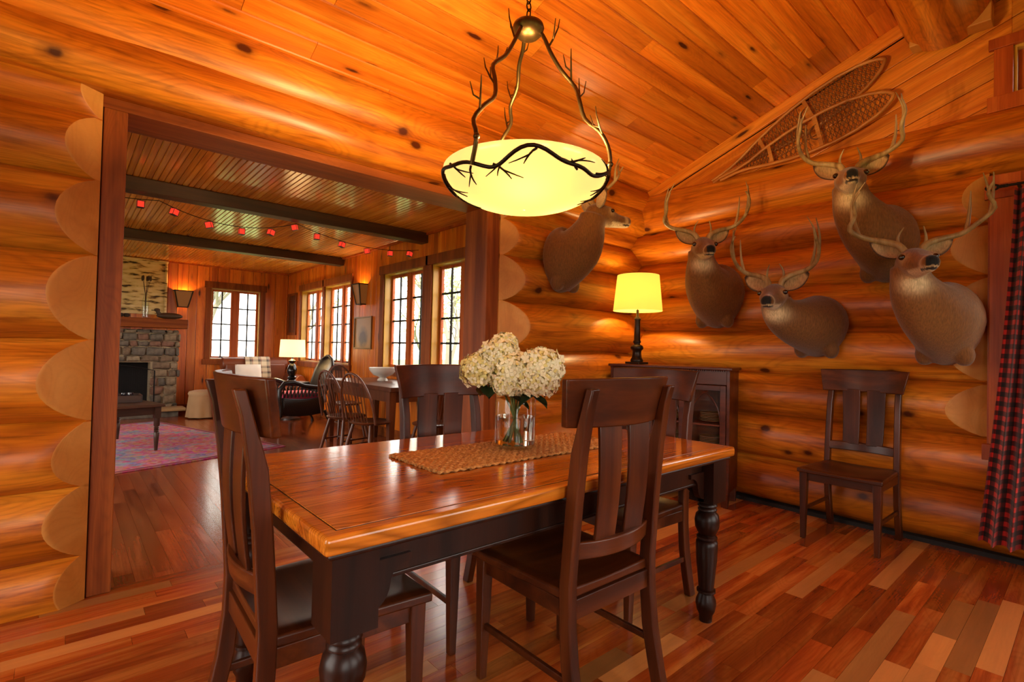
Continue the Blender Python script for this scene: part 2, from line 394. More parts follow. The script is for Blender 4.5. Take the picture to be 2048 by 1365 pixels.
# front and left walls behind the camera, with daylight windows
WALLP = wood('wall_boards', 'a85a1c', 'c47a2c', 'd4923e', axis='X', knots=.8, tone=.2, rough=.4, rings=.4, across=8)
wall_front = thing('wall_front', 'pine boarded wall facing the dining table', 'wall', kind='structure')
wall_left = thing('wall_left', 'pine boarded wall with tall windows beside the dining table', 'wall', kind='structure')
holesF = [(-1.2, .6, .75, 2.3), (1.6, 3.6, .75, 2.3)]
z = 0
while z < 3.3:
    for q in subtract([(-1.8, z), (4.7, z), (4.7, z+.195), (-1.8, z+.195)], holesF):
        board(wall_front, q, -1.95, .05, WALLP, bevel=.006)
    z += .2
wall_left.rotation_euler = (0, 0, -pi/2)     # local x=-y, local y = x
holesL = [(-2.4, -.5, .3, 2.25)]
z = 0
while z < 4.0:
    hz = min(1.0, max(0, (ceil_z(RIDGE)-z)/SL-.0))
    e = (ceil_z(RIDGE)+.05-z)/SL; ua, ub = max(-3.25, -RIDGE-e), min(1.95, -RIDGE+e)
    if ub-ua < .1: break
    for q in subtract([(ua, z), (ub, z), (ub, z+.195), (ua, z+.195)], holesL):
        board(wall_left, q, -1.75, .05, WALLP, bevel=.006)
    z += .2
# living room walls: wall_living_back y=10.9, wall_living_right x=3.4, wall_living_left x=-1.9
LX, LY, LZ = 3.4, 10.9, 2.69
wins_right = [(5.62, 6.68), (4.36, 5.42), (8.98, 10.06), (7.80, 8.88)]
def panelwall(parent, u0, u1, z0, z1, holes, y0, seed):
    r_ = random.Random(seed); u = u0
    while u < u1-.01:
        w = r_.choice([.14, .17, .19, .21]); w = min(w, u1-u)
        for q in subtract([(u+.002, z0), (u+w-.002, z0), (u+w-.002, z1), (u+.002, z1)], holes):
            board(parent, q, y0, .03, PANEL, bevel=.006)
        u += w
def leak_sheath(parent, u0, u1, z0, z1, holes, y0):  # unseen backing added to stop sky showing through board gaps
    mb = MB()
    for q in subtract([(u0, z0), (u1, z0), (u1, z1), (u0, z1)], holes): mb.prism([(u, y0, v) for u, v in q], (0, .02, 0))
    mb.build('sheathing', LEAK_SHEATH, parent)
wlb = thing('wall_living_back', 'knotty pine panelled wall behind the stone fireplace', 'wall', kind='structure')
panelwall(wlb, -1.9, LX, 0, LZ, [(2.03, 2.88, .95, 2.28)], LY, 3); leak_sheath(wlb, -2, LX+.1, -.05, LZ+.1, [(2.03, 2.88, .95, 2.28)], LY+.035)
wlr = thing('wall_living_right', 'knotty pine panelled wall with casement windows', 'wall', kind='structure')
wlr.rotation_euler = (0, 0, -pi/2)
panelwall(wlr, -LY, -3.5, 0, LZ, [(-b, -a, .95, 2.28) for a, b in wins_right], LX, 4); leak_sheath(wlr, -LY-.1, -3.3, -.05, LZ+.1, [(-b, -a, .95, 2.28) for a, b in wins_right], LX+.035)
wll = thing('wall_living_left', 'knotty pine panelled wall closing the living room', 'wall', kind='structure')
wll.rotation_euler = (0, 0, -pi/2)
panelwall(wll, -LY, -3.5, 0, LZ, [(-9.4, -7.0, .5, 2.3), (-6.4, -4.0, .5, 2.3)], -1.93, 5); leak_sheath(wll, -LY-.1, -3.3, -.05, LZ+.1, [(-9.4, -7.0, .5, 2.3), (-6.4, -4.0, .5, 2.3)], -1.96)
# baseboards
def base(name, label, a, b, t=.02, h=.13):
    mb = MB(); mb.bar((a[0], a[1], h/2), (b[0], b[1], h/2), t, h)
    o = mb.build(name, TRIMX, None, .004); return tag(o, label, 'baseboard', kind='structure')
base('baseboard_living_back', 'brown baseboard under the panelled fireplace wall', (-1.9, LY-.012), (LX, LY-.012))
base('baseboard_living_right', 'brown baseboard under the casement window wall', (LX-.012, 3.55), (LX-.012, LY-.03))
# dark strip colours in the shade of the gap under right log wall
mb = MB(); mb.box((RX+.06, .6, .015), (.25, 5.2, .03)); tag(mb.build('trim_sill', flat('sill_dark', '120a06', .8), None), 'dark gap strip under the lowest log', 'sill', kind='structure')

# floors
floor = thing('floor', 'red cherry plank floor of the dining room', 'floor', kind='structure')
floorL = thing('floor', 'red cherry plank floor of the living room', 'floor', kind='structure')
def in_view(p):
    d = Vector(p)-Vector((0, 0, 1.24)); zf = d.dot(fw)
    if zf < .15: return None
    x, y = FPX*d.dot(rt2)/zf, -FPX*d.dot(up2)/zf
    return zf if abs(x) < 1120 and abs(y) < 780 else None
def planks(parent, u0, u1, v0, v1, w, mat, mat2, seed, vertical=False, ok=lambda x, y: True):
    r_ = random.Random(seed); rest = MB(); cache = {}; lst = []
    v = v0
    while v < v1-.01:
        u = u0 - r_.uniform(0, 1.0)
        while u < u1:
            ln = r_.choice([.35, .5, .7, .9, 1.1, 1.4]); a = max(u, u0); b = min(u+ln, u1); u += ln
            if b-a < .03: continue
            cx, cy = (a+b)/2, v+w/2; P_ = [(q, cy, 0) if not vertical else (cy, q, 0) for q in (a, cx, b)]
            ds = [q for q in (in_view(p) for p in P_) if q is not None and ok(*P_[1][:2])]
            lst.append((min(ds) if ds else 1e6, a, b, cx, cy))
        v += w
    lst.sort()
    for k, (d, a, b, cx, cy) in enumerate(lst):
        key = round(b-a, 2); loc = (cx, cy, 0) if not vertical else (cy, cx, 0)
        if k < 298 and d < 1e6:
            if key not in cache:
                mb = MB(); mb.box((0, 0, -.01), (key-.0012, w-.0012, .02)); cache[key] = mb.mesh('plank', mat)
            inst(cache[key], 'plank', parent, loc, (0, 0, 0 if not vertical else pi/2))
        else:
            sz = (b-a-.0012, w-.0012, .02); rest.box((loc[0], loc[1], -.01), sz if not vertical else (sz[1], sz[0], sz[2]))
    if rest.v: rest.build('plank', mat2, parent, kind='stuff')
planks(floor, -1.75, 4.62, 3.27-62*.084, 3.27, .084, FLOOR, FLOOR2, 11)
planks(floorL, 3.27, 10.9, -1.9, 3.4, .085, FLOORL, FLOORL2, 12, vertical=True, ok=lambda x, y: .1 < x/y*3.4 and x > .05)
mb = MB(); mb.box((.9, 4.5, -.05), (5.6, 13, .05)); 
tag(mb.build('floor_base', flat('subfloor', '2a140a', .8)), 'dark subfloor under the planks', 'floor', kind='structure')
mb = MB(); mb.box((3.9, .7, -.05), (1.8, 5.4, .05)); tag(mb.build('floor_base', flat('subfloor2', '2a140a', .8)), 'dark subfloor under the right wall', 'floor', kind='structure')

# ceilings
ceiling = thing('ceiling', 'sloped knotty pine plank ceiling over the dining table', 'ceiling', kind='structure')
ccache = {}
r_ = random.Random(5)
pw = .13
for side in (1, -1):
    k = 0
    while True:
        d0 = k*pw; yc = RIDGE + side*(d0+pw/2)*cos(ang)
        if (side == 1 and yc > 3.35) or (side == -1 and yc < -2.05): break
        x = -1.8 - r_.uniform(0, 1.5)
        while x < 4.52:
            ln = r_.choice([1.2, 1.6, 2.1, 2.7]); a = max(x, -1.8); b = min(x+ln, 4.52); x += ln
            if b-a < .04: continue
            key = round(b-a, 2)
            if key not in ccache:
                m_ = MB(); h_ = (pw-.001)/2; l_ = (key-.002)/2; ch = .006
                prof = [(-h_, .02), (h_, .02), (h_, ch), (h_-ch, 0), (-h_+ch, 0), (-h_, ch)]
                m_.prism([(-l_, p, q) for p, q in prof], (2*l_, 0, 0)); ccache[key] = m_.mesh('plank', CEIL)
            inst(ccache[key], 'plank', ceiling, ((a+b)/2, yc, ceil_z(RIDGE)-abs(yc-RIDGE)*SL), (-ang*side, 0, 0))
        k += 1
# roof deck that keeps daylight out above the planks
mb = MB()
for side in (1, -1):
    y1 = RIDGE+side*3.25; mb.prism([(-1.85, RIDGE, ceil_z(RIDGE)+.06), (-1.85, y1, ceil_z(RIDGE)+.06-3.25*SL), (4.75, y1, ceil_z(RIDGE)+.06-3.25*SL), (4.75, RIDGE, ceil_z(RIDGE)+.06)], (0, 0, .05))
tag(mb.build('ceiling_deck', flat('deck', '4a2a14', .8)), 'roof deck above the pine ceiling planks', 'ceiling', kind='structure')
# ridge log
rl = thing('ridge_beam', 'peeled ridge log running along the ceiling peak', 'beam', kind='structure')
logpiece(rl, 'x', -1.75, 4.46, .68, 3.61, .235, seed=200)
m_ = MB(); m_.box((4.40, .66, 3.47), (.12, .42, .14)); m_.build('end_block', CUT, rl, .006)
# living ceiling beadboard
ceilL = thing('ceiling', 'beaded board ceiling of the living room with dark beams', 'ceiling', kind='structure')
m_ = MB(); prof = [(-.022, .02), (.022, .02), (.022, .005), (.017, 0), (-.017, 0), (-.022, .005)]
m_.prism([(-3.75, p, q) for p, q in prof], (7.5, 0, 0)); bme = m_.mesh('plank', LCEIL)
x = -1.9
while x < LX:
    inst(bme, 'plank', ceilL, (x+.023, 7.2, LZ), (0, 0, pi/2)); x += .046
mb = MB(); mb.box((.75, 7.2, LZ+.05), (5.6, 7.8, .06)); tag(mb.build('ceiling_deck', flat('deck2', '4a2a14', .8)), 'deck above the beaded living room ceiling', 'ceiling', kind='structure')
for i, (y0, y1) in enumerate(((5.54, 5.70), (8.12, 8.30))):
    mb = MB(); mb.box((.75, (y0+y1)/2, (2.565+LZ)/2), (5.3, y1-y0, LZ-2.565))
    tag(mb.build('ceiling_beam', BEAM, None, .008), ['dark box beam over the strung red lanterns', 'dark box beam beyond the strung red lanterns'][i], 'beam', kind='structure')
mb = MB(); mb.bar((-1.9, LY-.02, LZ-.012), (LX, LY-.02, LZ-.012), .03, .03); mb.bar((LX-.02, 3.6, LZ-.012), (LX-.02, LY, LZ-.012), .03, .03)
tag(mb.build('trim_crown', CASE), 'thin pine crown moulding around the beaded ceiling', 'trim', kind='structure')

# cased opening
tr = thing('trim_1', 'dark brown timber casing around the wide opening', 'trim', kind='structure')
MB().box((.158, 3.36, 1.195), (.095, .30, 2.39)).build('post', TRIM, tr, .004)
MB().box((2.575, 3.36, 1.195), (.125, .30, 2.39)).build('post', TRIM, tr, .004)
MB().box((1.37, 3.357, 2.418), (2.53, .294, .056)).build('header', TRIMX, tr, .004)
# solid core of the back wall above and beside the opening on the living side
mb = MB(); mb.box((-.85, 3.42, 1.35), (1.92, .16, 2.7)); mb.box((3.6, 3.42, 1.35), (1.9, .16, 2.7)); mb.box((1.37, 3.43, 2.58), (2.6, .14, .26))
tag(mb.build('wall_core', PANEL), 'panelled living room face of the log wall', 'wall', kind='structure')

# ------------------------------------------------------------------ windows
def window(name, label, loc, rz, w, z0, z1, sashes=2, casing=.09, head=.12, depth=.12, jm=JAMB, cm=TRIM, sill=True, cols=2, rows=4):
    """local x along width (centre 0), local +y = outdoors, room face at y=0"""
    o = thing(name, label, 'window', loc, rz, kind='structure'); h = z1-z0; zc = (z0+z1)/2
    cx = w/2+casing/2
    for s in (-1, 1): MB().box((s*cx, -.012, zc), (casing, .024, h)).build('casing', cm, o, .003)
    MB().box((0, -.016, z1+head/2), (w+2*casing+.05, .032, head)).build('head_casing', cm, o, .003)
    MB().box((0, -.02, z0-.05), (w+2*casing+.06, .04, .10)).build('sill', cm, o, .003)
    for s in (-1, 1): MB().box((s*(w/2-.008), depth/2, zc), (.016, depth, h)).build('jamb', jm, o)
    MB().box((0, depth/2, z1-.008), (w-.033, depth, .016)).build('jamb', jm, o)
    MB().box((0, depth/2, z0+.008), (w-.033, depth, .016)).build('jamb', jm, o)
    mw = .08 if sashes == 2 else 0
    sw = (w-.034-mw*(sashes-1))/sashes
    for k in range(sashes):
        xc = -w/2+.017+sw/2+k*(sw+mw)
        if k: MB().box((xc-sw/2-mw/2, depth-.02, zc), (mw, .06, h-.034)).build('mullion', CASE, o, .003)
        fr = .035; m_ = MB(); a = sw/2; b0, b1 = z0+.018, z1-.018
        for s in (-1, 1): m_.box((xc+s*(a-fr/2), depth-.02, zc), (fr, .04, b1-b0))
        for zz in (b0+fr/2, b1-fr/2): m_.box((xc, depth-.02, zz), (sw-2*fr, .04, fr))
        sa = m_.build('sash', CASE, o, .002)
        gw, gh = sw-2*fr, b1-b0-2*fr; lat = MB()
        for c_ in range(1, cols): lat.box((xc-gw/2+gw*c_/cols, depth-.02, zc), (.024, .018, gh))
        for r2_ in range(1, rows): lat.box((xc, depth-.02, b0+fr+gh*r2_/rows), (gw, .0182, .024))
        lat.build('lattice', BLACKM, sa)
        pm = MB().box((0, 0, 0), (gw/cols-.008, .004, gh/rows-.008)).mesh('pane', GLASS)
        for c_ in range(cols):
            for r2_ in range(rows): inst(pm, 'pane', sa, (xc-gw/2+gw*(c_+.5)/cols, depth-.02, b0+fr+gh*(r2_+.5)/rows))
        MB().box((xc, depth-.06, b0+.02), (.06, .03, .02)).build('crank', BLACKM, sa)
    return o
window('window_1', 'leaded casement window pair above the leather loveseat', (2.455, LY, 0), 0, .85, .95, 2.28, depth=.12)
labs = ['leaded casement window pair behind the farmhouse table, nearer the wall sconce', 'leaded casement window pair at the end of the farmhouse table beside the opening', 'leaded casement window pair nearest the fireplace wall corner', 'leaded casement window pair behind the black wicker armchair']
for i, (a, b) in enumerate(wins_right):
    window('window_%d' % (i+2), labs[i], (LX, (a+b)/2, 0), -pi/2, b-a, .95, 2.28, depth=.14, casing=.1 if i < 2 else .05)
    portal('portal', (LX+.3, (a+b)/2, 1.6), (0, pi/2, 0), 1.4, 1.2)
portal('portal', (2.455, LY+.3, 1.6), (-pi/2, 0, 0), .95, 1.4)
for i, (a, b) in enumerate(((7.0, 9.4), (4.0, 6.4))):
    window('window_%d' % (6+i), ['wide living room window facing the wicker armchair', 'wide living room window facing the farmhouse table'][i], (-1.9, (a+b)/2, 0), pi/2, b-a, .5, 2.3, depth=.1)
    portal('portal', (-2.2, (a+b)/2, 1.5), (0, -pi/2, 0), 1.9, 2.5)
for i, (a, b) in enumerate(((-1.2, .6), (1.6, 3.6))):
    window('window_%d' % (8+i), ['wide dining room window in the boarded wall', 'wide dining room window near the gable wall'][i], ((a+b)/2, -1.9, 0), pi, b-a, .75, 2.3, depth=.1)
    portal('portal', ((a+b)/2, -2.2, 1.5), (pi/2, 0, 0), 2.1, 1.6)
window('window_10', 'tall glazed patio doors in the boarded wall', (-1.7, 1.45, 0), pi/2, 1.9, .3, 2.25, depth=.1)
portal('portal', (-2.0, 1.45, 1.3), (0, -pi/2, 0), 2.0, 2.0)
# window in the right log wall, behind the plaid curtain
window('window_11', 'pine cased window behind the red plaid curtain', (RX-.075, -.285, 0), -pi/2, 1.2, .72, 2.27, casing=.145, head=.09, depth=.2, cm=CASE)
portal('portal', (RX+.35, -.265, 1.5), (0, pi/2, 0), 1.6, 1.3)
# small gable window
window('window_12', 'small pine framed window high in the boarded gable', (RX-.02, -.09, 0), -pi/2, .9, 2.94, 3.25, sashes=1, casing=.09, head=.07, depth=.09, cm=CASE, cols=1, rows=1)
portal('portal', (RX+.3, -.09, 3.1), (0, pi/2, 0), .35, .95)

# ------------------------------------------------------------------ dining table
TB = .815
dt = thing('dining_table', 'oak topped dining table with dark turned legs', 'table', (1.4125, 1.635, 0))
hx, hy = .9675, .515
m_ = MB(); m_.box((0, 0, TB-.0235), (2*hx, 2*hy, .044)); m_.build('table_edge', OAK, dt, .011, seg=4)
MB().box((0, 0, TB-.006), (2*hx-.078, 2*hy-.078, .0095)).build('inlay_line', EBON, dt)  # dark plate under the boards puts the groove's shade into colour
m_ = MB(); nb = 5; bwid = (2*hy-.085)/nb
for i in range(nb): MB().box((0, -hy+.0425+bwid*(i+.5), TB-.01), (2*hx-.085, bwid-.0008, .021)).build('board', OAK, dt, .0006)
MB().box((0, 0, TB-.054), (2*hx-.03, 2*hy-.03, .014)).build('under_moulding', EBON, dt, .005)
for s in (-1, 1):
    MB().box((0, s*(hy-.10), TB-.115), (2*hx-.2, .025, .11)).build('apron', EBON, dt, .003)
    MB().box((0, s*(hy-.10), TB-.165), (2*hx-.3, .032, .012)).build('apron_bead', EBON, dt, .003)
    MB().box((s*(hx-.10), 0, TB-.115), (.025, 2*hy-.2, .11)).build('apron', EBON, dt, .003)
prof = [(.052, .565), (.05, .555), (.036, .55), (.044, .542), (.044, .535), (.034, .53), (.042, .523), (.042, .515), (.036, .51), (.05, .495), (.056, .465), (.053, .435), (.042, .41), (.036, .4), (.046, .392), (.046, .382), (.038, .378), (.048, .37), (.049, .345), (.046, .28), (.038, .2), (.033, .15), (.042, .146), (.042, .136), (.033, .13), (.036, .118), (.044, .1), (.046, .08), (.04, .05), (.03, .03), (.028, 0)]
lm = MB().lathe([(r, z) for r, z in reversed(prof)], 28).box((0, 0, .66), (.118, .118, .2)).mesh('leg', EBON)
bk = MB()
pts = []
for s in (1,):
    P = [(0, .0), (.115, 0), (.115, -.02)]
    for k in range(7):
        t = k/6*pi/2; P.append((.105-.05*sin(t), -.02-.045*(1-cos(t))))
    for k in range(7):
        t = k/6*pi/2; P.append((.055-.045*(1-cos(t))-.01*k/6, -.065-.06*sin(t)))
    P.append((0, -.14))
bk.prism([(x, -.014, z) for x, z in P], (0, .028, 0)); bkm = bk.mesh('bracket', EBON)
for sx in (-1, 1):
    for sy in (-1, 1):
        lx_, ly_ = sx*(hx-.088), sy*(hy-.088)
        inst(lm, 'leg', dt, (lx_, ly_, 0), bevel=0)
        inst(bkm, 'bracket', dt, (lx_-sx*.059, ly_-sy*.0, TB-.113), (0, 0, 0 if sx < 0 else pi))
        inst(bkm, 'bracket', dt, (lx_, ly_-sy*.059, TB-.113), (0, 0, pi/2 if sy < 0 else -pi/2))

# ------------------------------------------------------------------ dining chairs
def make_chair():
    c = thing('dining_chair', group='slat-back dining chairs')
    # seat, saddle shaped
    def seat(u, v):
        y = -.215+.475*v; w = .222+.026*v; x = (2*u-1)*w
        d = .016*max(0, 1-((2*u-1)/.85)**2)*(1-max(0, (v-.75)/.25)**2*.7)*min(1, v*4+.3)
        ez = .5; return (x, y, .487-d-(.006 if (v > .97 or u < .03 or u > .97) else 0))
    m_ = MB(); nu, nv = 18, 16
    top = [seat(i/nu, j/nv) for j in range(nv+1) for i in range(nu+1)]
    m_.grid(seat, nu, nv)
    bot = lambda u, v: (((2*u-1)*(.222+.026*v)), -.215+.475*v, .452)
    b0 = len(m_.v); m_.grid(bot, nu, nv)
    ring = [i for i in range(nu+1)]+[(j+1)*(nu+1)+nu for j in range(nv)]+[nv*(nu+1)+i for i in range(nu-1, -1, -1)]+[j*(nu+1) for j in range(nv-1, 0, -1)]
    for k in range(len(ring)):
        a, b = ring[k], ring[(k+1) % len(ring)]; m_.f.append([a, b, b0+b, b0+a]); m_.m.append(0); m_.s.append(False)
    m_.build('seat', MAHOX, c, .006)
    # rear posts: swept curve
    spine = [(-.285, 0), (-.255, .12), (-.228, .25), (-.215, .38), (-.212, .5), (-.22, .62), (-.23, .76), (-.246, .92), (-.276, 1.06), (-.295, 1.128)]
    for s in (-1, 1):
        rs = []
        for i, (y, z) in enumerate(spine):
            x = s*(.212-.0*z) if z < .5 else s*(.212-.012*(z-.5))
            dy = .032 if z < .3 else .03
            if z > 1: dy = .019
            dz = 0; w = .018
            rs.append([(x-w, y-dy*.8, z), (x+w, y-dy*.8, z), (x+w, y+dy*.8, z), (x-w, y+dy*.8, z)])
        MB().rings(rs, sm=True).build('rear_post', MAHO, c, .005)
    for s in (-1, 1):
        m_ = MB(); m_.bar((s*.215, .222, 0), (s*.214, .218, .455), .03, .03, w2=.048, h2=.05, upv=(0, 1, 0)); m_.build('front_leg', MAHO, c, .004)
        m_ = MB(); m_.bar((s*.214, -.19, .425), (s*.214, .2, .425), .02, .055); m_.build('side_rail', MAHOX, c, .003)
        m_ = MB(); m_.bar((s*.213, -.24, .2), (s*.215, .215, .2), .016, .024); m_.build('stretcher', MAHOX, c, .003)
    m_ = MB(); m_.bar((-.2, .218, .425), (.2, .218, .425), .02, .055); m_.build('front_rail', MAHOX, c, .003)
    m_ = MB(); m_.bar((-.2, -.215, .42), (.2, -.215, .42), .02, .065); m_.build('back_rail', MAHOX, c, .003)
    # curved rails: sagitta backwards
    def arc(x, half, sag): return -sag*(1-(x/half)**2)
    def rail(name, z0, z1, y0, y1, h0, h1, th, sag, lift=0):
        n = 16; rs = []
        for i in range(n+1):
            t = -1+2*i/n; xb, xt = t*h0, t*h1
            yb = y0+arc(t, 1, sag); yt = y1+arc(t, 1, sag)
            rs.append([(xb, yb, z0), (xt, yt, z1+lift*(1-t*t)), (xt, yt+th, z1+lift*(1-t*t)), (xb, yb+th, z0)])
        m_ = MB(); m_.rings(rs, sm=True); return m_.build(name, MAHOX, c, .005)
    rail('crest_rail', 1.0, 1.156, -.222, -.249, .244, .272, .026, .066, .004)
    rail('lower_rail', .572, .632, -.213, -.22, .197, .197, .022, .045)
    for s in (-1, 1):
        rs = []
        for i in range(9):
            t = i/8; z = .62+.395*t; y = -.258-.03*t-.012*sin(pi*t)+ .004
            y = -.213-.043+ (-.02)*t + .012*sin(pi*t)*-1 + .012
            w = .05+.006*t; xc = s*(.073+.004*t)
            rs.append([(xc-w, y, z), (xc+w, y, z), (xc+w, y+.012, z), (xc-w, y+.012, z)])
        MB().rings(rs, sm=True).build('splat', MAHO, c, .003)
    return c
ch0 = make_chair()
# (x,y of seat centre between front feet and rear feet frame origin), forward dir angle
chairs = [
    ((.635, 1.62), radians(-92), 'slat-back dining chair at the table end nearest the living room'),
    ((1.436, 1.312), radians(-1), 'slat-back dining chair on the table side facing the opening, opposite the cased opening'),
    ((1.442, 1.947), radians(178), 'slat-back dining chair on the table side nearest the cased opening'),
    ((2.192, 1.612), radians(88), 'slat-back dining chair at the table end nearest the cabinet'),
    ((4.082, 1.12), radians(89), 'slat-back dining chair standing alone against the log wall under the deer'),
]
for i, ((x, y), rz, lab) in enumerate(chairs):
    c = ch0 if i == 0 else copy_tree(ch0)
    c.location = (x, y, 0); c.rotation_euler = (0, 0, rz); tag(c, lab, 'chair', 'slat-back dining chairs')

# ------------------------------------------------------------------ runner
m, nt, b = newmat('jute'); N = nt.nodes; L = nt.links
tc = N.new('ShaderNodeTexCoord'); n_ = N.new('ShaderNodeTexNoise'); n_.inputs['Scale'].default_value = 90; n_.inputs['Detail'].default_value = 4; L.new(tc.outputs['Object'], n_.inputs['Vector'])
r1 = ramp(nt, [(.3, lin('8a5a24')), (.55, lin('c8924a')), (.75, lin('e0b878'))]); L.new(n_.outputs['Fac'], r1.inputs[0]); L.new(r1.outputs[0], b.inputs['Base Color']); b.inputs['Roughness'].default_value = .9
wv = N.new('ShaderNodeTexVoronoi'); wv.inputs['Scale'].default_value = 1; mp_ = N.new('ShaderNodeMapping'); mp_.inputs['Scale'].default_value = (70, 130, 1); L.new(tc.outputs['Object'], mp_.inputs[0]); L.new(mp_.outputs[0], wv.inputs['Vector'])
bp = N.new('ShaderNodeBump'); bp.inputs['Strength'].default_value = .8; bp.inputs['Distance'].default_value = .004; L.new(wv.outputs['Distance'], bp.inputs['Height']); L.new(bp.outputs[0], b.inputs['Normal'])
JUTE = m
run = thing('table_runner', 'braided tan jute runner laid along the oak tabletop', 'table runner', (1.455, 1.637, TB))
nst = 15; wst = .365/nst
for i in range(nst):
    yy = -.1825+wst*(i+.5); m_ = MB(); n = 90; L_ = .495-(.004 if i in (0, nst-1) else 0)
    pts = [(-L_+2*L_*k/n, yy+.0025*sin(k*1.9+i), .0065+.0022*sin(k*1.9*1.0+i*2.1)) for k in range(n+1)]
    rs = [[(p[0], p[1]+.0132*cos(a), p[2]+.0062*sin(a)) for a in (0, pi/3, 2*pi/3, pi, 4*pi/3, 5*pi/3)] for p in pts]
    m_.rings(rs); m_.build('braid', JUTE, run)

# ------------------------------------------------------------------ vase and hydrangeas
VX, VY, VZ = 1.462, 1.645, TB+.014
vase = thing('glass_vase', 'clear cylindrical glass vase half full of water on the runner', 'vase', (VX, VY, VZ))
def glassreal(name, ior, col=(1, 1, 1, 1)):
    m, nt, b = newmat(name); b.inputs['Transmission Weight'].default_value = 1; b.inputs['Roughness'].default_value = 0; b.inputs['IOR'].default_value = ior; b.inputs['Base Color'].default_value = col; return m
VG = glassreal('vase_glass', 1.45, (.96, .99, .97, 1)); WAT = glassreal('vase_water', 1.33, (.95, .98, .93, 1))
MB().lathe([(.0, 0), (.08, 0), (.087, .004), (.088, .012), (.088, .245), (.0865, .247), (.085, .245), (.085, .02), (.08, .015), (0, .015)], 48, caps=False).build('glass', CLEAR, vase)
MB().lathe([(.0, .0165), (.0835, .0165), (.0838, .13), (0, .13)], 40, caps=False).build('water', WAT, vase)
PET2 = flat('hydrangea_petal_yellow', 'e6d684', .7); PET = flat('hydrangea_petal', 'f6ecc0', .7); m = PET; nt = PET.node_tree; PET.node_tree.nodes['Principled BSDF'].inputs['Subsurface Weight'].default_value = .0
STEM = flat('green_stem', '5e6a28', .5); LEAF = flat('dark_leaf', '24361a', .45)
heads = [((-.055, .14, 1.268), .062), ((-.075, .0, 1.215), .085), ((-.15, .02, 1.15), .093), ((-.02, -.02, 1.155), .1), ((.1, -.06, 1.17), .098), ((.09, -.09, 1.115), .085), ((-.03, -.055, 1.1), .07), ((.04, .11, 1.15), .085)]
# offsets are (camera-right, away from the camera, z)
hr = random.Random(3)
hl = ['topmost small cream hydrangea head in the vase', 'cream hydrangea just under the topmost one', 'greenish cream hydrangea leaning over the vase rim toward the living room', 'large cream hydrangea in the middle of the bunch', 'large white hydrangea leaning toward the log wall', 'lower white hydrangea beside the leaf', 'small low cream hydrangea over the rim front', 'cream hydrangea at the back of the bunch']
for (a, d, z), R in heads:
    i = heads.index(((a, d, z), R))
    cx = a*.754+d*.657; cy = -a*.657+d*.754
    f = thing('hydrangea', hl[i], 'flower', (VX, VY, VZ), group='hydrangeas in the glass vase')
    m_ = MB(); nfl = 170
    for k in range(nfl):
        ph = math.acos(1-2*(k+.5)/nfl); th = pi*(1+5**.5)*k
        n = Vector((sin(ph)*cos(th), sin(ph)*sin(th), cos(ph)))
        if n.z < -.75: continue
        rr = R*(.9+.14*hr.random()); c = Vector((cx, cy, z-VZ))+Vector((n.x, n.y, n.z*.85))*rr
        t1 = n.orthogonal().normalized(); t2 = n.cross(t1); rot = hr.uniform(0, pi); s = R*.19*hr.uniform(.8, 1.25)
        n = (n+Vector((hr.uniform(-.35, .35), hr.uniform(-.35, .35), hr.uniform(-.35, .35)))).normalized(); t1 = n.orthogonal().normalized(); t2 = n.cross(t1)
        for q in range(4):
            an = rot+q*pi/2; u = t1*cos(an)+t2*sin(an); w = n.cross(u)
            m_.add([c, c+u*s*.55+w*s*.45+n*s*.12, c+u*s*1.05+n*s*.3*hr.uniform(-.4, 1.2), c+u*s*.55-w*s*.45+n*s*.12], [(0, 1, 2, 3)], 1 if hr.random() < (.6 if i == 2 else .22) else 0, True)
    m_.ball((cx, cy, z-VZ), R*.72, 10, 8, 1)
    m_.build('bloom', [PET, PET2], f)
    bx, by = hr.uniform(-.05, .05), hr.uniform(-.05, .05); rx, ry = cx*.35, cy*.35; s_ = max(1, sqrt(rx*rx+ry*ry)/.06)
    MB().tube([(-rx/s_*.7+bx*.3, -ry/s_*.7+by*.3, .022), (rx*.1, ry*.1, .13), (rx/s_, ry/s_, .235), (cx*.85, cy*.85, z-VZ-R*.5)], .005, 7).build('stem', STEM, f)
    for q in range(2):
        an = hr.uniform(0, 6.28); l = hr.uniform(.07, .1); c = Vector((cx*.8, cy*.8, z-VZ-R*.75)); d_ = Vector((cos(an), sin(an), -.35)).normalized(); w = d_.cross(Vector((0, 0, 1))).normalized()
        def lf(u, v, c=c, d_=d_, w=w, l=l): return c+d_*l*v+w*(u-.5)*l*.75*sin(pi*min(1, v*.98+.02))**.8+Vector((0, 0, -.02*v*v+.012*abs(u-.5)*2))
        MB().grid(lf, 4, 8).build('leaf', LEAF, f)

# ------------------------------------------------------------------ pendant
PX, PY = 1.41, 1.56
pend = thing('pendant_light', 'bronze twig pendant with a glowing amber glass bowl over the table', 'pendant light', (PX, PY, 1.82))
def wz(z): return z-1.82
m, nt, b = newmat('bowl_glass'); N = nt.nodes; L = nt.links
tl = N.new('ShaderNodeBsdfTranslucent'); tl.inputs[0].default_value = (.17, .135, .065, 1); em = N.new('ShaderNodeEmission'); em.inputs[0].default_value = (1, .76, .34, 1); em.inputs[1].default_value = .3
gl = N.new('ShaderNodeBsdfGlossy'); gl.inputs[1].default_value = .15; ad = N.new('ShaderNodeAddShader'); mx = N.new('ShaderNodeMixShader'); mx.inputs[0].default_value = .04
L.new(tl.outputs[0], ad.inputs[0]); L.new(em.outputs[0], ad.inputs[1]); L.new(ad.outputs[0], mx.inputs[1]); L.new(gl.outputs[0], mx.inputs[2]); L.new(mx.outputs[0], N['Material Output'].inputs[0])
BOWL = m
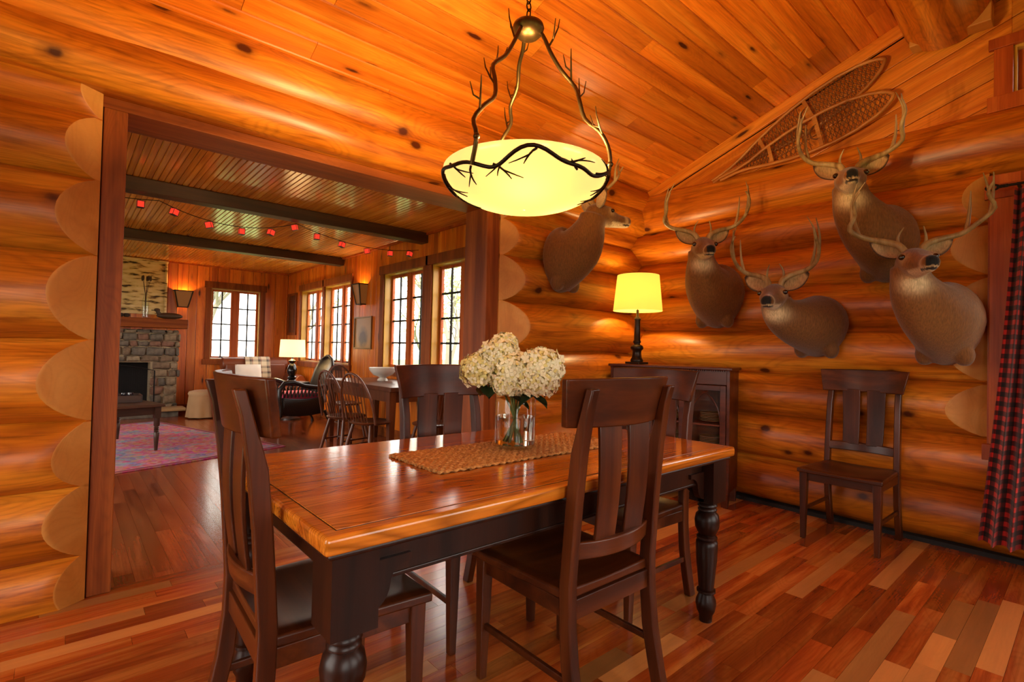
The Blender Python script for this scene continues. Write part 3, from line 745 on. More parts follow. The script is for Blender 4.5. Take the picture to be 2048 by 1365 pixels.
def bowl_r(z):   # z relative to bottom 0 .. .155
    t = z/.155; return .335*sqrt(max(0, 1-(1-t)**2*.999))**.92
prof = [(bowl_r(.155*(k/16)**1.6), .155*(k/16)**1.6) for k in range(0, 17)]; prof[0] = (.004, 0)
MB().lathe(prof+[(r-.004 if r > .01 else .002, z+.003) for r, z in reversed(prof)], 56, (0, 0, 0), caps=False).build('glass_bowl', BOWL, pend)
def cyl(ang, r, z): 
    # angle measured from camera-right toward the camera
    rx = Vector((.754, -.657)); tw = Vector((-.657, -.754)); v = rx*cos(ang)*r+tw*sin(ang)*r
    return (v.x, v.y, wz(z))
m_ = MB(); n = 96; pts = []
for k in range(n):
    a = 2*pi*k/n; zz = 1.82+.105+.022*sin(a*5+.6)+.010*sin(a*9)
    pts.append(cyl(a, bowl_r(zz-1.82)+.008, zz))
m_.tube(pts, .0075, 8, closed=True)
tr_ = random.Random(9)
for k in range(22):
    a = 2*pi*k/22+tr_.uniform(-.08, .08); dirn = tr_.choice((-1, -1, 1)); da = tr_.choice((-1, 1))*tr_.uniform(.12, .22)
    z0 = 1.82+.105+.022*sin(a*5+.6); dz = -tr_.uniform(.04, .065) if dirn < 0 else tr_.uniform(.02, .035)
    def P(t, da=da, dz=dz, a=a, z0=z0, bend=0): zz = z0+dz*t; return cyl(a+da*(t**.7)+bend*t*t, bowl_r(max(.01, zz-1.82))+.006, zz)
    m_.tube([P(t/5) for t in range(6)], [.0048, .0045, .004, .0035, .003, .0018], 6)
    m_.tube([P(.45), P(.6, bend=.1*da/abs(da)), P(.8, bend=.16*da/abs(da)), P(.95, bend=.2*da/abs(da))], [.0035, .003, .0025, .0015], 6)
m_.build('twig_band', BRDARK, pend)
arms = [(radians(127), 0), (radians(5), 1), (radians(250), 2)]
for an, i in arms:
    z0 = 1.82+.105+.022*sin(an*5+.6)
    pr = [(.33, z0), (.345, 2.0), (.335, 2.07), (.30, 2.13), (.24, 2.19), (.215, 2.27), (.20, 2.34), (.14, 2.40), (.095, 2.47), (.07, 2.53), (.045, 2.57)]
    jr = random.Random(i+4); pts = [cyl(an+jr.uniform(-.12, .12)*(1 if 0 < k < 10 else 0), r, z) for k, (r, z) in enumerate(pr)]
    # smooth
    sm = []
    for k in range(len(pts)-1):
        for t in (0, .33, .66):
            p0 = Vector(pts[max(k-1, 0)]); p1 = Vector(pts[k]); p2 = Vector(pts[k+1]); p3 = Vector(pts[min(k+2, len(pts)-1)])
            sm.append(.5*((2*p1)+(-p0+p2)*t+(2*p0-5*p1+4*p2-p3)*t*t+(-p0+3*p1-3*p2+p3)*t**3))
    sm.append(Vector(pts[-1])); m_ = MB(); m_.tube(sm, .0085, 8)
    for k in (8, 14, 19, 25):
        p = Vector(sm[k]); d = Vector((jr.uniform(-1, 1), jr.uniform(-1, 1), jr.uniform(.4, 1.2))).normalized()
        m_.tube([p, p+d*.03+Vector((0, 0, .01)), p+d*.06+Vector((0, 0, .03)), p+d*.07+Vector((0, 0, .06))], [.0045, .004, .003, .0015], 6)
        e = Vector((d.y, -d.x, .5)).normalized(); m_.tube([p+d*.03+Vector((0, 0, .01)), p+d*.04+e*.03, p+d*.05+e*.045+Vector((0, 0, .03))], [.0035, .003, .0015], 6)
    m_.ball(sm[3], .013, 8, 6)
    m_.build('branch_arm', BRONZE, pend)
MB().lathe([(0, wz(2.535)), (.02, wz(2.535)), (.045, wz(2.545)), (.06, wz(2.56)), (.066, wz(2.578)), (.062, wz(2.592)), (.04, wz(2.605)), (.015, wz(2.612)), (.01, wz(2.625)), (0, wz(2.625))], 32, caps=False).build('canopy', BRONZE, pend)
zz = 2.62; k = 0; m_ = MB()
while zz < ceil_z(PY)-.03:
    pts = [(.011*cos(t)*(1 if k % 2 else 0), .011*cos(t)*(0 if k % 2 else 1), wz(zz+.02)+.02*sin(t)) for t in [2*pi*q/10 for q in range(10)]]
    m_.tube(pts, .003, 5, closed=True); zz += .031; k += 1
m_.build('chain', BRDARK, pend)
MB().lathe([(0, 0), (.06, 0), (.055, -.02), (.02, -.035), (0, -.035)], 24, (0, 0, wz(ceil_z(PY))), caps=False).build('ceiling_rose', BRONZE, pend)
MB().lathe([(.02, wz(1.95)), (.02, wz(2.0)), (.01, wz(2.05)), (.01, wz(2.1))], 12).build('socket', BRDARK, pend)
for i in range(3):
    a = radians(30+120*i+60); p = cyl(a, .17, 1.93)
    l = bpy.data.lights.new('bulb', 'POINT'); l.energy = 38; l.color = (1, .64, .28); l.shadow_soft_size = .03
    lo = bpy.data.objects.new('bulb', l); COL.objects.link(lo); lo.parent = pend; lo.location = p

# ------------------------------------------------------------------ corner cabinet and lamp
cab = thing('china_cabinet', 'dark mahogany china cabinet with arched glass doors in the log corner', 'cabinet', (3.97, 2.493, 0), -pi/2+radians(12))
# local x along width (local +x = world -y side), local -y = front
cw, cdp, chh = 1.06, .29, 1.14
MAH2 = wood('cabinet_wood', '34120a', '50200c', '682e12', axis='X', tone=.05, rough=.3, rings=.3, across=9, spec=.3)
MB().box((0, cdp/2, chh-.012), (cw+.04, cdp+.03, .024)).build('top', MAH2, cab, .006)
m_ = MB()
for k in range(60): m_.box((-cw/2+.0+cw*(k+.5)/60, -.012, chh-.03), (.009, .012, .009))
m_.build('bead_moulding', MAH2, cab)
for s in (-1, 1):
    MB().box((s*(cw/2-.012), cdp/2, .62), (.024, cdp, 1.0)).build('side', MAH2, cab, .002)
    MB().box((s*(cw/2-.03), .018, .06), (.05, .05, .12), taper=(1.2, 1.2)).build('foot', MAH2, cab, .004)
    MB().box((s*(cw/2-.03), cdp-.02, .06), (.05, .04, .12)).build('foot', MAH2, cab, .004)
MB().box((0, cdp-.01, .62), (cw-.05, .014, 1.0)).build('back_panel', MAH2, cab)
MB().box((0, .012, chh-.085), (cw-.05, .024, .12)).build('frieze', MAH2, cab, .003)
MB().box((0, cdp/2, .13), (cw-.05, cdp-.03, .03)).build('bottom', MAH2, cab)
for z in (.36, .66): MB().box((0, cdp/2, z), (cw-.05, cdp-.04, .016)).build('shelf', MAH2, cab)
dw = (cw-.05)/3
for i in range(3):
    xc = -cw/2+.025+dw*(i+.5); z0, z1 = .15, chh-.15
    m_ = MB(); fr = .045
    for s in (-1, 1): m_.box((xc+s*(dw/2-fr/2-.002), -.002, (z0+z1)/2), (fr, .022, z1-z0))
    for z in (z0+fr/2, z1-fr/2): m_.box((xc, -.002, z), (dw-2*fr-.004, .022, fr))
    d = m_.build('door', MAH2, cab, .003)
    gw = dw-2*fr-.004; zt = z1-fr; m_ = MB()
    for s in (-1, 1):
        pts = []
        for k in range(13):
            t = k/12; x = s*(gw/2)*(1-1.35*t**1.0) if False else s*gw/2*(1-(1.5*t)**1.0*1.0)
            a = t*1.25; pts.append((xc+s*(-gw/2)+s*gw*(1-cos(a))*.95*1.1 if False else xc+s*(gw/2-gw*1.25*(1-cos(a*.98))*.72), -.004, zt-.26+.255*sin(a)/sin(1.25)))
        m_.tube(pts, .005, 6)
    m_.box((xc, -.004, .66), (gw, .01, .012)); m_.build('tracery', MAH2, d)
    MB().box((xc, .004, (z0+z1)/2), (gw, .003, z1-z0-2*fr)).build('pane', GLASS, d)
    MB().ball((xc-(dw/2-.02), -.02, .6), .01, 8, 6).build('knob', BRONZE, d)
DISH = flat('stoneware', 'a08458', .4); 
pl = MB().lathe([(0, 0), (.05, 0), (.085, .006), (.1, .012), (.1, .014), (.05, .004), (0, .004)], 28, caps=False).mesh('plate', DISH)
cabm = Matrix.Translation((3.97, 2.493, 0)) @ Matrix.Rotation(-pi/2+radians(12), 4, 'Z')
for i in range(3):
    xc = -cw/2+.025+dw*(i+.5)
    dn = ['the cabinet door nearest the cased opening', 'the middle cabinet door', 'the cabinet door nearest the lone chair'][i]
    for zb_, n, lab in ((.376, 14, 'stoneware plate in the taller stack behind '+dn), (.676, 6, 'stoneware plate in the short upper stack behind '+dn)):
        for k in range(n):
            p = cabm @ Vector((xc+.02, .14, zb_+k*.0125))
            o = bpy.data.objects.new('plate', pl); COL.objects.link(o); o.location = p; tag(o, lab, 'plate', ('taller' if n == 14 else 'short upper')+' plate stack behind '+dn)
# table lamp on cabinet
def lamp(name, label, loc, s, prof, shade, matb, shm, energy, col, square=None):
    o = thing(name, label, 'lamp', loc)
    if square: MB().box((0, 0, square[1]/2), (square[0], square[0], square[1])).build('base', matb, o, .003)
    MB().lathe(prof, 28).build('column', matb, o)
    r0, r1, z0, z1 = shade
    MB().lathe([(r0, z0), (r1, z1), (r1-.003, z1), (r0-.003, z0)], 48, caps=False).build('shade', shm, o)
    m_ = MB()
    for k in range(3): m_.bar((0, 0, z1-.02), ((r1-.002)*cos(k*2.09), (r1-.002)*sin(k*2.09), z1-.02), .004, .004)
    m_.tube([(0, 0, prof[-1][1]), (0, 0, z1-.02)], .005, 6); m_.build('harp', BRONZE, o)
    l = bpy.data.lights.new('bulb', 'POINT'); l.energy = energy; l.color = col; l.shadow_soft_size = .04
    lo = bpy.data.objects.new('bulb', l); COL.objects.link(lo); lo.parent = o; lo.location = (0, 0.03, (z0+z1)/2)
    return o
def shademat(name, col, e, tcol):
    m, nt, b = newmat(name); N = nt.nodes; L = nt.links
    tl = N.new('ShaderNodeBsdfTranslucent'); tl.inputs[0].default_value = tcol; df = N.new('ShaderNodeBsdfDiffuse'); df.inputs[0].default_value = tcol
    em = N.new('ShaderNodeEmission'); em.inputs[0].default_value = col; em.inputs[1].default_value = e
    mx = N.new('ShaderNodeMixShader'); ad = N.new('ShaderNodeAddShader'); L.new(tl.outputs[0], mx.inputs[1]); L.new(df.outputs[0], mx.inputs[2]); L.new(mx.outputs[0], ad.inputs[0]); L.new(em.outputs[0], ad.inputs[1]); L.new(ad.outputs[0], N['Material Output'].inputs[0])
    return m
SH1 = shademat('lamp_shade_yellow', (1, .68, .10, 1), .42, (.5, .37, .11, 1))
SH2 = shademat('lamp_shade_cream', (1, .74, .38, 1), .5, (.5, .42, .30, 1))
LB = flat('lamp_bronze', '2e2014', .35, .6)
lamp('table_lamp', 'yellow drum shade lamp with dark column on the china cabinet', (3.99, 2.815, 1.142), 1,
     [(.055, .02), (.06, .03), (.055, .045), (.045, .06), (.04, .1), (.042, .125), (.055, .135), (.06, .15), (.055, .165), (.03, .18), (.028, .19), (.036, .2), (.036, .21), (.03, .22), (.026, .4), (.03, .41), (.03, .42), (.012, .44), (.012, .50)], (.223, .19, .49, .82), LB, SH1, 15, (1, .7, .32), (.15, .02))

# ------------------------------------------------------------------ deer mounts
m, nt, b = newmat('deer_fur'); N = nt.nodes; L = nt.links
at = N.new('ShaderNodeAttribute'); at.attribute_name = 'fur'; tc = N.new('ShaderNodeTexCoord')
n_ = N.new('ShaderNodeTexNoise'); n_.inputs['Scale'].default_value = 1; n_.inputs['Detail'].default_value = 4
mp_ = N.new('ShaderNodeMapping'); mp_.inputs['Scale'].default_value = (140, 140, 30); L.new(tc.outputs['Object'], mp_.inputs[0]); L.new(mp_.outputs[0], n_.inputs['Vector'])
r1 = ramp(nt, [(.25, (.6, .58, .55)), (.75, (1.25, 1.25, 1.25))]); L.new(n_.outputs['Fac'], r1.inputs[0])
L.new(mixc(nt, at.outputs['Color'], r1.outputs[0], 1.0, 'MULTIPLY'), b.inputs['Base Color']); b.inputs['Roughness'].default_value = .75; b.inputs['Specular IOR Level'].default_value = .25
b.inputs['Sheen Weight'].default_value = .25
bp = N.new('ShaderNodeBump'); bp.inputs['Strength'].default_value = .5; bp.inputs['Distance'].default_value = .006; L.new(n_.outputs['Fac'], bp.inputs['Height']); L.new(bp.outputs[0], b.inputs['Normal'])
FUR = m
ANT = wood('antler_bone', '6a4a26', 'a08050', 'c0a878', axis='Z', tone=.05, rough=.45, rings=.2, across=14)
EYE = flat('glass_eye', '080504', .05); EYE.node_tree.nodes['Principled BSDF'].inputs['Coat Weight'].default_value = 1
def deer(label, wallpt, outdir, headpos, face, upt=0.12, hw=.2, hh=.27, sag=0.0, ascale=1.0, spread=1.0, cut=1.0, dark=1.0, seed=0):
    root = thing('deer_mount', label, 'deer mount', wallpt, 0, group='shoulder mounted deer on the log walls')
    o = Vector(outdir).normalized(); Pw = Vector(headpos)-Vector(wallpt)
    f = Vector(face).normalized(); Z = Vector((0, 0, 1)); l = Z.cross(f).normalized(); u = f.cross(l).normalized()
    P = Pw          # poll (centre of the skull, just behind the eyes)
    lat0 = Z.cross(o).normalized()
    # neck + shoulder loft
    B0 = Vector((0, 0, 0)); B1 = o*.22+Z*(-.01); B2 = P - f*.10 - Z*.20 + o*.0; B3 = P - f*.05 - u*.02
    def bez(t): return B0*(1-t)**3+B1*3*t*(1-t)**2+B2*3*t*t*(1-t)+B3*t**3
    mb = MB(); rs = []; nr = 20; n = 26
    for i in range(nr+1):
        t = i/nr; c = bez(t); d = (bez(min(1, t+.02))-bez(max(0, t-.02))).normalized()
        d = (d*(min(1, t*2.2))+o*(1-min(1, t*2.2))).normalized()
        la = Z.cross(d); la = la.normalized() if la.length > .05 else lat0
        ua = d.cross(la).normalized()
        k = t
        a = hw*(1.0-.02*k) if k < .15 else hw*(1-.02*.15)+( .105-hw)*min(1, ((k-.15)/.75))**1.0
        b_ = hh if k < .15 else hh+(.118-hh)*min(1, ((k-.15)/.75))**.9
        if i == 0: a *= .93; b_ *= .95
        ring = []
        for q in range(n):
            th = 2*pi*q/n; ca, sa = cos(th), sin(th)
            low = 1.0+(.10*(1-k) if sa < -.3 else 0); nar = 1-(.16*(1-k) if sa < 0 else 0)*abs(sa)
            if k < .5 and sa < 0: nar *= 1
            ring.append(c+la*a*ca*nar+ua*b_*sa*low)
        rs.append(ring)
    mb.rings(rs)
    # brisket bulges of the front legs
    for s in (-1, 1):
        mb.ball(tuple(o*.10+lat0*s*hw*.5-Z*hh*.82), (.06, .055, .075), 12, 8)
    # head loft along f ; (s, width, height, vertical offset)
    hd = [(-.105, .03, .035, .0), (-.085, .058, .06, .005), (-.04, .076, .08, .005), (.0, .082, .086, .0), (.045, .083, .084, -.006), (.085, .078, .076, -.014), (.12, .064, .066, -.022), (.155, .05, .057, -.03), (.19, .043, .05, -.034), (.22, .042, .047, -.036), (.245, .043, .046, -.036), (.265, .038, .04, -.034), (.278, .022, .024, -.03)]
    rs = []
    for s, w, h, vo in hd:
        s, w, h, vo = s*1.1, w*1.12, h*1.1, vo*1.1; c = P+f*s+u*vo; ring = []
        for q in range(n):
            th = 2*pi*q/n; ca, sa = cos(th), sin(th); ww = w*(1-(.25 if sa < 0 else .08)*abs(sa))
            ring.append(c+l*ww*ca+u*h*sa)
        rs.append(ring)
    mb.rings(rs)
    for s in (-1, 1): mb.ball(tuple(P+f*.06+l*s*.062+u*.03), .034, 10, 8)      # brow bulge
    me = mb.mesh('deer', FUR); tmp = bpy.data.objects.new('tmp', me); COL.objects.link(tmp)
    r = tmp.modifiers.new('r', 'REMESH'); r.mode = 'VOXEL'; r.voxel_size = .011
    sm = tmp.modifiers.new('s', 'SMOOTH'); sm.factor = .5; sm.iterations = 6
    dg = bpy.context.evaluated_depsgraph_get(); dg.update()
    me2 = bpy.data.meshes.new_from_object(tmp.evaluated_get(dg)); bpy.data.objects.remove(tmp); bpy.data.meshes.remove(me)
    me2.name = 'deer'; me2.materials.clear(); me2.materials.append(FUR); nv = len(me2.vertices)
    co = np.empty(nv*3); me2.vertices.foreach_get('co', co); co = co.reshape(-1, 3)
    me2.polygons.foreach_set('use_smooth', [True]*len(me2.polygons))
    rel = co-np.array(P); S = rel@np.array(f); Lt = rel@np.array(l); U = rel@np.array(u)
    def c3(h): return np.array(lin(h)[:3])
    body = c3('7e4e1c')*dark; colr = np.tile(body, (nv, 1))
    def blend(mask, h):
        nonlocal colr
        mk = np.clip(mask, 0, 1)[:, None]; colr = colr*(1-mk)+np.array(c3(h)*(1 if h != '0c0705' else 1))[None]*mk
    hz = co[:, 2]
    blend(.35*np.clip((-hz-.05)/.25, 0, 1), '4a2c16')                   # darker brisket
    blend(.55*(np.clip(1-np.abs(S-.06)/.12, 0, 1))*(np.clip((U-.02)/.04, 0, 1)), '5c3418')  # forehead
    head = (S > -.06) & (U > -.13)
    thr = np.exp(-((S-.06)/.075)**2-((U+.13)/.055)**2-(Lt/.09)**2)*1.5
    blend(thr, 'd8bc90')
    blend(np.where((S > .1) & (U < -.055), np.clip((-.05-U)/.015, 0, 1), 0), 'd8bc90')
    blend(np.exp(-((S-.25)/.016)**2)*(S > .1)*.75, 'd0b080')
    for s in (-1, 1):
        d2 = (S-.085)**2+(Lt-s*.08)**2+(U-.02)**2; blend(.8*np.exp(-d2/.034**2), 'c8a070')
    blend(((S > .285) & (U > -.056) & (np.abs(Lt) < .031))*1.0, '0c0705'); blend(((S > .22) & (np.abs(U+.072) < .006))*1.0, '2a160c')
    ca_ = me2.color_attributes.new('fur', 'FLOAT_COLOR', 'POINT'); ca_.data.foreach_set('color', np.concatenate([colr, np.ones((nv, 1))], 1).ravel())
    bo = bpy.data.objects.new('body', me2); COL.objects.link(bo); bo.parent = root
    for s in (-1, 1):
        MB().ball(tuple(P+f*.085+l*s*.083+u*.026), .0185, 12, 8).build('eye', EYE, root)
        # ear : cupped leaf
        eb = P-f*.035+l*s*.062+u*.055; ed = (l*s*1.0+u*.72-f*.12).normalized(); en = (f+u*.25).normalized(); ew = ed.cross(en).normalized()
        def ear(uu, v, s=s):
            w = .05*(sin(pi*(v*.86+.1))**.8); q = (uu-.5)*2
            return eb+ed*.185*v+ew*w*1.12*q+en*(-.03*(1-q*q)*sin(pi*min(1, v+.12)))
        mm = MB(); mm.grid(ear, 8, 12)
        eo = mm.build('ear', FUR, root); ee = eo.data; sd = eo.modifiers.new('t', 'SOLIDIFY'); sd.thickness = .006
        cc = ee.color_attributes.new('fur', 'FLOAT_COLOR', 'POINT')
        for vi, v in enumerate(ee.vertices):
            ii = vi % 9; jj = vi//9; edge = ii in (0, 8) or jj > 10
            cc.data[vi].color = lin('4a2c18') if edge else lin('b89468')
        # antler
        ar = random.Random(seed*2+s)
        J = lambda a: a*(1+ar.uniform(-.08, .08))
        sp = spread; A = ascale
        hp = lambda a, b_, c: P+f*a*A+l*s*b_*A*sp*.95+u*(c+.01)*A
        beam = [P-f*.005+l*s*.035+u*.06, hp(-.02, .06, .105), hp(-.05, J(.13), .14), hp(-.05, J(.22), .165), hp(.0, J(.285), .215), hp(.06, J(.30), .29), hp(.11, J(.295), .36), hp(.145, J(.28), .42)]
        def cat(pts, mlt=3):
            out = []
            for k in range(len(pts)-1):
                for t in [q/mlt for q in range(mlt)]:
                    p0, p1, p2, p3 = pts[max(k-1, 0)], pts[k], pts[k+1], pts[min(k+2, len(pts)-1)]
                    out.append(.5*((2*p1)+(-p0+p2)*t+(2*p0-5*p1+4*p2-p3)*t*t+(-p0+3*p1-3*p2+p3)*t**3))
            return out+[pts[-1]]
        bm_ = cat([Vector(p) for p in beam]); k_ = len(bm_); am = MB()
        am.tube(bm_, [.0225-.017*(q/(k_-1))**1.3 for q in range(k_)], 10)
        for idx, tip, rr in ((3, (J(.02), -.02, .11), .0125), (10, (.0, J(.02), J(.24)), .0145), (14, (.05, -.01, J(.22)), .0135), (17, (.04, -.05, J(.15)), .0105)):
            p = bm_[idx]; t_ = p+f*tip[0]*A+l*s*tip[1]*A+u*tip[2]*A; md = (p+t_)/2-f*.02+l*s*.012
            tt = cat([p, md, t_]); am.tube(tt, [rr*(1-.8*q/(len(tt)-1)) for q in range(len(tt))], 8)
        am.build('antler', ANT, root)
    return root
def tocam(p, dyaw=0, dz=0):
    v = Vector((0, 0, 1.24))-Vector(p); v.z = 0; v.normalize(); a = radians(dyaw)
    v = Vector((v.x*cos(a)-v.y*sin(a), v.x*sin(a)+v.y*cos(a), dz)); return v.normalized()
WBX = 4.385
# dyaw>0 turns the face counter-clockwise seen from above (to the viewer's right)
deer('deer mount beside the lampshade, head turned over the china cabinet', (WBX, 2.22, 1.77), (-1, 0, 0), (3.96, 2.165, 2.125), tocam((3.96, 2.165, 0), 12, -.12), hw=.235, hh=.27, spread=1.12, seed=1)
deer('low deer mount with thick brown shoulder above the lone chair', (WBX, 1.41, 1.49), (-1, 0, 0), (3.93, 1.575, 1.685), tocam((3.93, 1.57, 0), -10, -.1), hw=.2, hh=.225, spread=.9, ascale=1.05, dark=.75, seed=2)
deer('highest deer mount, looking up under the snowshoes', (WBX, .985, 2.06), (-1, 0, 0), (3.93, 1.1, 2.425), tocam((3.93, 1.1, 0), 2, -.02), hw=.19, hh=.26, spread=1.0, seed=3)
deer('largest pale deer mount next to the plaid curtain', (WBX, .66, 1.49), (-1, 0, 0), (3.92, .755, 1.835), tocam((3.92, .755, 0), 17, -.02), hw=.2, hh=.26, spread=1.22, seed=4)
deer('deer mount in profile on the wall beside the cased opening', (3.2, 3.095, 2.04), (0, -1, 0), (3.36, 2.78, 2.40), (.93, -.35, .02), hw=.2, hh=.27, spread=.8, ascale=.85, seed=5, dark=.85)

# ------------------------------------------------------------------ snowshoes on the gable
ASH = wood('bent_ash', '8a4e18', 'ac6a28', 'c08440', tone=.1, rough=.45, rings=.3, across=9)
LACE = flat('rawhide_lacing', '643608', .6)
def snowshoe(label, tail, tip, off=.042):
    # local x along the shoe from tail to tip, local y across, z off the wall
    ty, tz = tail; py, pz = tip; d = Vector((0, py-ty, pz-tz)); Ln = d.length; d.normalize(); nrm = Vector((-1, 0, 0)); yy = nrm.cross(d)
    o = thing('snowshoe', label, 'snowshoe', group='pair of bentwood snowshoes on the gable')
    o.matrix_world = Matrix(((d.x, yy.x, nrm.x, RX-off), (d.y, yy.y, nrm.y, ty), (d.z, yy.z, nrm.z, tz), (0, 0, 0, 1)))
    Hw = .135
    def half(x):   # half width at distance x
        t = x/Ln
        if t < .16: return .012+.004*t
        q = (t-.16)/.84
        return .014+(Hw-.014)*(sin(pi*min(1, q**.78*.5/.62)*1.0) if q < .48 else 1)*1.0 if q < .30 else .0
    # outline via spline points
    key = [(0, .012), (.12, .013), (.2, .03), (.3, .068), (.42, .105), (.55, .13), (.68, .137), (.8, .125), (.9, .092), (.96, .055), (.99, .022), (1, 0)]
    def hw_(t):
        for (a, b_), (c, e) in zip(key, key[1:]):
            if a <= t <= c:
                q = (t-a)/(c-a); q = q*q*(3-2*q) if False else q; return b_+(e-b_)*q
        return 0
    ts = [k/40 for k in range(40)]+[.985, .995, 1]
    for k_ in range(1): pass
    left = [Vector((t*Ln, hw_(t), .012+.05*max(0, t-.85)**2*8)) for t in sorted(ts)]; right = [Vector((p.x, -p.y, p.z)) for p in reversed(left)]
    MB().tube(left+right[1:], .0135, 8).build('frame', ASH, o)
    for t in (.34, .62):
        MB().box((t*Ln, 0, .012), (.03, 2*hw_(t), .014)).build('crossbar', ASH, o, .002)
    m_ = MB(); w_ = .0042
    def lace(x0, x1, dens):
        a = x0
        while a < x1:          # diagonal lacing both ways plus straight
            for sgn in (-1, 1):
                p = None; pts = []
                for q in range(13):
                    yv = -Hw+2*Hw*q/12; xv = a+sgn*yv*.55
                    if x0 <= xv <= x1 and abs(yv) < hw_(xv/Ln)-.002: pts.append((xv, yv, .012+.003*sgn))
                if len(pts) > 1: m_.bar(pts[0], pts[-1], w_, .003)
            h = hw_(a/Ln)
            if h > .01: m_.bar((a, -h, .012), (a, h, .012), w_, .003)
            a += dens
    lace(.345*Ln, .575*Ln, .036); lace(.63*Ln, .985*Ln, .031); lace(.17*Ln, .335*Ln, .027)
    # toe opening rim
    for s in (-1, 1): m_.tube([(.575*Ln, 0, .014), (.58*Ln, s*.035, .014), (.6*Ln, s*.055, .014), (.62*Ln, s*.06, .014)], .006, 6)
    m_.build('lacing', LACE, o, kind='stuff')
    return o
snowshoe('upper bentwood snowshoe with its tip toward the ridge log', (2.34, 2.835), (1.03, 3.425))
snowshoe('lower bentwood snowshoe overlapping the antlers', (2.25, 2.83), (.965, 3.13), .085)

# ------------------------------------------------------------------ curtain and rod
m, nt, b = newmat('buffalo_check'); N = nt.nodes; L = nt.links
uv = N.new('ShaderNodeUVMap'); sp = N.new('ShaderNodeSeparateXYZ'); L.new(uv.outputs[0], sp.inputs[0]); st = []
for ax in (0, 1):
    mm = N.new('ShaderNodeMath'); mm.operation = 'MULTIPLY'; mm.inputs[1].default_value = 1/.058; L.new(sp.outputs[ax], mm.inputs[0])
    fr_ = N.new('ShaderNodeMath'); fr_.operation = 'FRACT'; L.new(mm.outputs[0], fr_.inputs[0]); g = N.new('ShaderNodeMath'); g.operation = 'GREATER_THAN'; g.inputs[1].default_value = .5; L.new(fr_.outputs[0], g.inputs[0]); st.append(g.outputs[0])
ad = N.new('ShaderNodeMath'); ad.operation = 'ADD'; L.new(st[0], ad.inputs[0]); L.new(st[1], ad.inputs[1])
hf = N.new('ShaderNodeMath'); hf.operation = 'MULTIPLY'; hf.inputs[1].default_value = .5; L.new(ad.outputs[0], hf.inputs[0])
r1 = ramp(nt, [(0, lin('d02a1e')), (.5, lin('5e1410')), (1, lin('0d0b0d'))]); r1.color_ramp.interpolation = 'CONSTANT'; r1.color_ramp.elements[1].position = .4; r1.color_ramp.elements[2].position = .9
L.new(hf.outputs[0], r1.inputs[0]); L.new(r1.outputs[0], b.inputs['Base Color']); b.inputs['Roughness'].default_value = .85; b.inputs['Sheen Weight'].default_value = .2
CHK = m
cur = thing('curtain', 'red and black buffalo plaid curtain hanging from an iron rod', 'curtain', (4.27, .3, 0))
def curt(u, v):
    # u across 0..1 from the near-wall-corner edge, v 0 bottom .. 1 top
    z = .13+2.16*v+.02*(1-v)*(-u); yl = .03+.155*(1-v)**1.3; yr = -.30
    y = yl+(yr-yl)*u; ph = u*2*pi*6
    amp = .03+.03*(1-v)
    return (amp*sin(ph+.4*sin(v*3))+.01*sin(ph*2.3+v*4), y+.008*sin(ph*1.0+1), z)
MB().grid(curt, 120, 60, uvfn=lambda u, v: (u*.85, v*2.16)).build('fabric', CHK, cur)
rod = thing('curtain_rod', 'black wrought iron curtain rod with a looped end', 'curtain rod', (4.27, .3, 2.31))
m_ = MB(); m_.tube([(0, .1, 0), (0, -1.2, 0)], .008, 8)
lp = [(0, .1, 0)]+[(0, .135+.03*cos(t), .016*sin(t)) for t in [pi-2*pi*k/12 for k in range(13)]]; m_.tube(lp, .006, 6)
for k in range(4): m_.ball((0, .07+.012*k, 0), .011, 8, 6)
m_.build('bar', BLACKM, rod)
for y in (.02, -1.0): MB().bar((0, y, 0), (.13, y, 0), .012, .02).build('bracket', BLACKM, rod)

# ------------------------------------------------------------------ living room: fireplace
STONE = []
for i, (a, b_) in enumerate((('5e4a38', '7e6850'), ('6a4c3a', '8a6450'), ('50463c', '746858'), ('6e5a44', '948064'))):
    m, nt, b = newmat('field_stone_%d' % i); N = nt.nodes; L = nt.links; tc = N.new('ShaderNodeTexCoord'); n_ = N.new('ShaderNodeTexNoise'); n_.inputs['Scale'].default_value = 14; n_.inputs['Detail'].default_value = 6; L.new(tc.outputs['Object'], n_.inputs['Vector'])
    r1 = ramp(nt, [(.3, lin(a)), (.7, lin(b_))]); L.new(n_.outputs['Fac'], r1.inputs[0]); L.new(r1.outputs[0], b.inputs['Base Color']); b.inputs['Roughness'].default_value = .85
    bp = N.new('ShaderNodeBump'); bp.inputs['Strength'].default_value = .6; bp.inputs['Distance'].default_value = .02; L.new(n_.outputs['Fac'], bp.inputs['Height']); L.new(bp.outputs[0], b.inputs['Normal']); STONE.append(m)
MORT = flat('mortar', 'b09a78', .9, bump=.4, bscale=60)
fp = thing('fireplace', 'field stone fireplace with a timber mantel and raised hearth', 'fireplace', (0, 10.45, 0))
fx0, fx1 = -.55, 1.49; ox0, ox1, oz = -.15, 1.09, .90
mb = MB()
for q in subtract([(fx0+.02, .1), (fx1-.02, .1), (fx1-.02, 1.45), (fx0+.02, 1.45)], [(ox0, ox1, .1, oz)]): mb.prism([(u, .03, v) for u, v in q], (0, .4, 0))
mb.build('mortar_core', MORT, fp)
MB().box(((ox0+ox1)/2, .4, .5), (ox1-ox0, .06, .82)).build('firebox', flat('soot', '0e0a08', .9), fp)
sr = random.Random(21)
z = .1
